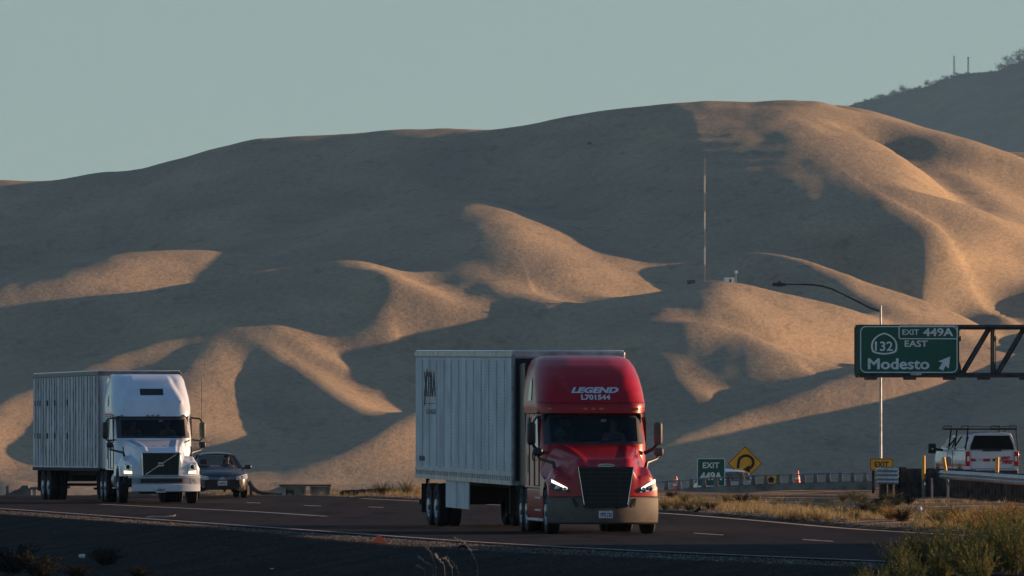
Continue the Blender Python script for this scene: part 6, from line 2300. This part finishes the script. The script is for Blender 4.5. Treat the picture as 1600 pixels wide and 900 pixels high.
def stalk(px, pts, lab):
    global n0
    D = DW + random.uniform(-1, 1)
    x0 = PX(pts[0][0], D); z0 = gz(x0, D)
    o = empty('seed_stalk', (x0, D, z0), 0, lab, 'weed', 'dry seed stalks at the bottom centre')
    pp = [P(a, b, D) - Vector((x0, D, z0)) for a, b in pts]
    pp[0].z = min(pp[0].z, 0) - .03
    MB().tube(pp, [.006] * len(pp), 4).build('stem', M_STEM, o)
    P_, D_ = [], []
    for i in range(90):
        t = random.random() ** .6 * .999
        q = t * (len(pp) - 1); k = int(q)
        c = pp[k].lerp(pp[k + 1], q - k)
        P_.append(c); D_.append(Vector((random.gauss(0, 1), random.gauss(0, 1), random.gauss(.5, 1))).normalized())
    v, f = blades(np.array(P_), np.array(D_), rng.uniform(.02, .055, 90), rng.uniform(.008, .018, 90))
    c = bpy.data.objects.new('foliage', raw_mesh('seed_foliage', v, f, M_SEED)); COL.objects.link(c); c.parent = o  # pale seed heads set along the stem


for pts in ([(668, 903), (664, 890), (650, 884)], [(690, 903), (676, 884), (664, 878), (652, 869)], [(688, 903), (680, 880), (672, 862), (666, 855)], [(702, 903), (694, 882), (684, 872), (680, 866)], [(714, 903), (706, 886), (698, 874), (692, 872)], [(722, 903), (716, 892), (708, 880), (698, 870)]):
    stalk(0, pts, 'dry seed stalk leaning left in the cluster at the bottom centre')
stalk(0, [(752, 903), (746, 882), (736, 862), (724, 847), (710, 841)], 'long thin dry stalk arching left over the gravel edge')
bush('weed', 752, 903, 46, 'small green shrub at the bottom centre beside the seed stalks', 1.0, None, 'shrub', D=196)
bush('olive', 735, 903, 24, 'low olive shrub between the seed stalks and the green shrub', 1.1, None, 'shrub', D=197)

# ---- grass and stubble on the far verge: uncountable cover
N = 15000
yv = 1 / rng.uniform(1 / 470, 1 / 238, N)
fe_ = smooth_tab(EDGE_FAR, yv)
xv = fe_ + 1.1 + rng.uniform(0, 1, N) ** 1.2 * np.where(yv < 385, np.maximum(PX(1660, 1) * yv - fe_ - 1.1, 1.0), 18)
dens = vnoise(xv / 2.2, yv / 7, 51) + .5 * vnoise(xv / .7, yv / 2.5, 52)
keep = (dens > -.05) & (xv - fe_ > 1.0) & ~((yv > 372) & (xv > 15.5))
xv, yv = xv[keep], yv[keep]
zv = ground_z(xv, yv)
nb = 7
P_ = np.repeat(np.stack([xv, yv, zv - .01], 1), nb, 0) + np.concatenate([rng.normal(0, .05, (len(xv) * nb, 2)), np.zeros((len(xv) * nb, 1))], 1)
D_ = rng.normal(0, .45, (len(P_), 3)); D_[:, 2] = 1; D_ /= np.linalg.norm(D_, axis=1)[:, None]
v, f = blades(P_, D_, np.repeat(rng.uniform(.06, .26, len(xv)), nb) * rng.uniform(.6, 1.2, len(P_)), rng.uniform(.010, .02, len(P_)))
g = bpy.data.objects.new('verge_grass', raw_mesh('verge_grass', v, f, M_STRAW)); COL.objects.link(g)
tag(g, 'short dry grass and stubble on the pale far verge', 'grass', kind='stuff')
# sparse weeds on the dark near bank
N = 2600
yv = rng.uniform(186, 268, N)
xv = smooth_tab(LIP, yv) - .4 - rng.uniform(0, 1, N) * 8
zv = ground_z(xv, yv)
P_ = np.repeat(np.stack([xv, yv, zv - .01], 1), 5, 0) + np.concatenate([rng.normal(0, .04, (len(xv) * 5, 2)), np.zeros((len(xv) * 5, 1))], 1)
D_ = rng.normal(0, .8, (len(P_), 3)); D_[:, 2] = .8; D_ /= np.linalg.norm(D_, axis=1)[:, None]
v, f = blades(P_, D_, rng.uniform(.02, .10, len(P_)), rng.uniform(.006, .014, len(P_)))
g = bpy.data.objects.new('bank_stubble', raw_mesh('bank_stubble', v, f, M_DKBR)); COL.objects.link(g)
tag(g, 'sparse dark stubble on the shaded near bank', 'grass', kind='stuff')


# ---- gravel on the near lip and along the far edge
def stones(xs, ys, zs, size, m, name, label):
    base = np.array([(1, 0, 0), (-.8, .3, .1), (0, 1, .1), (.1, -.9, 0), (0, .1, .75), (.2, 0, -.5)])
    fc = np.array([(0, 2, 4), (2, 1, 4), (1, 3, 4), (3, 0, 4), (2, 0, 5), (1, 2, 5), (3, 1, 5), (0, 3, 5)])
    n = len(xs)
    a = rng.uniform(0, 6.28, n)
    b = np.repeat(base[None], n, 0) * size[:, None, None] * rng.uniform(.7, 1.3, (n, 6, 3))
    c, s = np.cos(a)[:, None], np.sin(a)[:, None]
    v = np.stack([b[..., 0] * c - b[..., 1] * s + xs[:, None], b[..., 0] * s + b[..., 1] * c + ys[:, None], b[..., 2] + zs[:, None]], -1).reshape(-1, 3)
    f = (fc[None] + 6 * np.arange(n)[:, None, None]).reshape(-1, 3)
    o = bpy.data.objects.new(name, raw_mesh(name, v, f, m)); COL.objects.link(o)
    return tag(o, label, 'gravel', kind='stuff')


M_GRAVEL = mat('roadside_gravel', (0.30, 0.27, 0.23), .9, var=.2, scale=1.7, col2=(0.06, 0.055, 0.05), thr=(.42, .62), detail=8)
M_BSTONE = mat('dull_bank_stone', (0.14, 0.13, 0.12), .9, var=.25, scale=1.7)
N = 16000
yv = 1 / rng.uniform(1 / 330, 1 / 196, N)
l_, e_ = smooth_tab(LIP, yv), smooth_tab(EDGE_NEAR, yv)
xv = l_ + .0 + (e_ - l_ - .55) * rng.uniform(0, 1, N) ** .8
stones(xv, yv, ground_z(xv, yv), rng.uniform(.005, .017, N) * np.where(rng.random(N) < .04, 2.2, 1), M_GRAVEL, 'lip_gravel', 'loose pale gravel along the near edge of the road')
N = 5000
yv = 1 / rng.uniform(1 / 385, 1 / 235, N)
xv = smooth_tab(EDGE_FAR, yv) + .8 + rng.exponential(.35, N)
stones(xv, yv, ground_z(xv, yv) + .005, rng.uniform(.007, .024, N) * np.where(rng.random(N) < .05, 2, 1), M_GRAVEL, 'far_gravel', 'pale gravel scattered along the far edge of the road')
N = 900
yv = rng.uniform(188, 290, N); xv = smooth_tab(LIP, yv) - rng.uniform(.1, 8, N)
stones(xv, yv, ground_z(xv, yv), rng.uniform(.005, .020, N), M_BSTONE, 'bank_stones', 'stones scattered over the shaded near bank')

# ---- litter
M_PAPER = mat('litter_white', (0.62, 0.62, 0.62), .7, var=.1, scale=9)


def litter(name, px, py, lab, cat, build, D=None):
    v = on_ground(px, py)
    o = build(MB())
    o.location = v
    o.rotation_euler = (0, 0, random.uniform(-.3, .3))
    o.name = name
    return tag(o, lab, cat)


litter('paper_cup', 128, 873, 'crumpled white paper cup on the dark bank at lower left', 'cup', lambda m: m.lathe([(-.07, .002), (-.07, .04), (.0, .05), (.065, .055), (.07, .05), (.05, .002)], (0, 0, .05), 'x', 14).build('paper_cup', M_PAPER))
litter('broken_stick', 251, 810, 'pale broken stick lying along the near edge of the road', 'stick', lambda m: m.tube([(-.38, 0, .03), (-.2, .02, .05), (.1, 0, .04), (.36, .02, .06), (.42, .06, .09)], [.02, .025, .02, .02, .012], 6).build('broken_stick', M_CONCL))
litter('plastic_bag', 1437, 797, 'pale blue plastic bag caught in brush on the far verge', 'plastic bag', lambda m: m.grid([[(.07 * math.cos(a) * q + .015 * math.sin(5 * a), .10 * math.sin(a) * q, z * .5 + .01 * math.cos(3 * a)) for a in np.linspace(0, 2 * math.pi, 14, endpoint=False)] for q, z in ((1, 0), (1.05, .08), (.7, .17), (.25, .24), (.02, .25))], closed=True).build('plastic_bag', mat('pale_blue_plastic', (.45, .52, .62), .4, var=.1, scale=9)))
litter('tyre_shred', 1091, 801, 'black curled tyre shred on the far edge of the road', 'tyre shred', lambda m: m.tube([(-.12, 0, .02), (-.02, .01, .06), (.05, 0, .12), (.06, .02, .20)], [.02, .05, .05, .02], 6).build('tyre_shred', M_TYRE))
litter('metal_strip', 741, 860, 'short pale metal strip on the near gravel edge', 'metal strip', lambda m: m.box(-.08, .08, -.02, .02, 0, .02).build('metal_strip', M_CONCL, bevel=.005))
litter('tyre_shred', 723, 858, 'black curled tyre shred on the near gravel edge', 'tyre shred', lambda m: m.tube([(-.10, 0, .01), (-.05, .01, .06), (.03, 0, .06), (.09, .02, .01)], [.015, .03, .03, .015], 6).build('tyre_shred', M_TYRE))
litter('paper_scrap', 425, 890, 'small white paper scrap on the dark bank', 'paper scrap', lambda m: m.box(-.035, .035, -.02, .02, 0, .02).build('paper_scrap', M_PAPER, bevel=.005))
litter('orange_scrap', 421, 773, 'small orange scrap at the crest of the road', 'plastic scrap', lambda m: m.box(-.06, .06, -.04, .04, 0, .08).build('orange_scrap', M_YELLOWP, bevel=.02))

# ---- trees on the far mountain ridge
def tree_mesh(n, w, h):
    c = rng.normal(size=(9, 3)) * np.array([w * .28, w * .28, h * .16]) + np.array([0, 0, h * .6])
    p = c[rng.integers(0, 9, n)] + rng.normal(size=(n, 3)) * np.array([w * .16, w * .16, h * .13])
    d = rng.normal(size=(n, 3)); d /= np.linalg.norm(d, axis=1)[:, None]
    v, f = blades(p, d, rng.uniform(.4, .9, n), rng.uniform(.3, .6, n))
    return raw_mesh('crown', v, f, M_TREE)


TM = [tree_mesh(420, 6, 6) for _ in range(3)]
ridge_pts = [(1322, 159, 5), (1338, 160, 6), (1352, 157.5, 7), (1362, 156, 6), (1371, 154, 9), (1383, 152, 8), (1397, 148, 10), (1411, 145, 13), (1422, 142, 7), (1432, 139.5, 6), (1451, 136, 12), (1464, 130, 7), (1476, 124, 7), (1500, 118, 8), (1568, 108, 14), (1574, 106, 16), (1592, 98, 12), (1600, 96, 18), (1608, 93, 16)]
for q in range(60):
    px = 1346 + q * 4.4 + random.uniform(-2, 2)
    ridge_pts.append((px, 0, random.uniform(3, 6.5)))
for px, py, hp in ridge_pts:
    cy = float(np.interp(px, [q[0] for q in MT], [q[1] for q in MT]))
    v = P(px, cy + 3.0, MD - 20)
    o = empty('oak_tree', v, random.uniform(0, 6), 'dark tree standing on the skyline of the far wooded mountain', 'tree', 'trees on the mountain skyline')
    s = hp * MD / F / 6.0
    o.scale = (s * random.uniform(1.0, 1.4), s * 1.2, s)
    c = bpy.data.objects.new('crown', random.choice(TM)); COL.objects.link(c); c.parent = o
    MB().tube([(0, 0, -1.5), (0, 0, 3)], [.35, .2], 6).build('trunk', M_WOOD, o)
# dark lone bush on the big hill
v = hill_hit(921, 230)
bm2 = bpy.data.objects.new('crown', TM[0])
o = empty('hill_bush', v, 0, 'lone dark bush high on the big grass hill', 'bush')
o.scale = (.25, .25, .25); COL.objects.link(bm2); bm2.parent = o
# ------------------------------------------------------------------ air
hz = MB().box(-5000, 5000, -400, 20500, -260, 1900).build('haze', [], smooth=0)
hm = bpy.data.materials.new('haze')
hm.use_nodes = True
ht = hm.node_tree
ht.nodes.clear()
ho = ht.nodes.new('ShaderNodeOutputMaterial')
hv = ht.nodes.new('ShaderNodeVolumePrincipled')
hv.inputs['Color'].default_value = (0.34, 0.63, 1.0, 1)
hv.inputs['Density'].default_value = 1.6e-5
hv.inputs['Anisotropy'].default_value = 0.0
ht.links.new(hv.outputs[0], ho.inputs['Volume'])
hz.data.materials.append(hm)
tag(hz, kind='stuff')
tag(hz, 'thin evening haze in the air between the road and the far hills', 'haze')
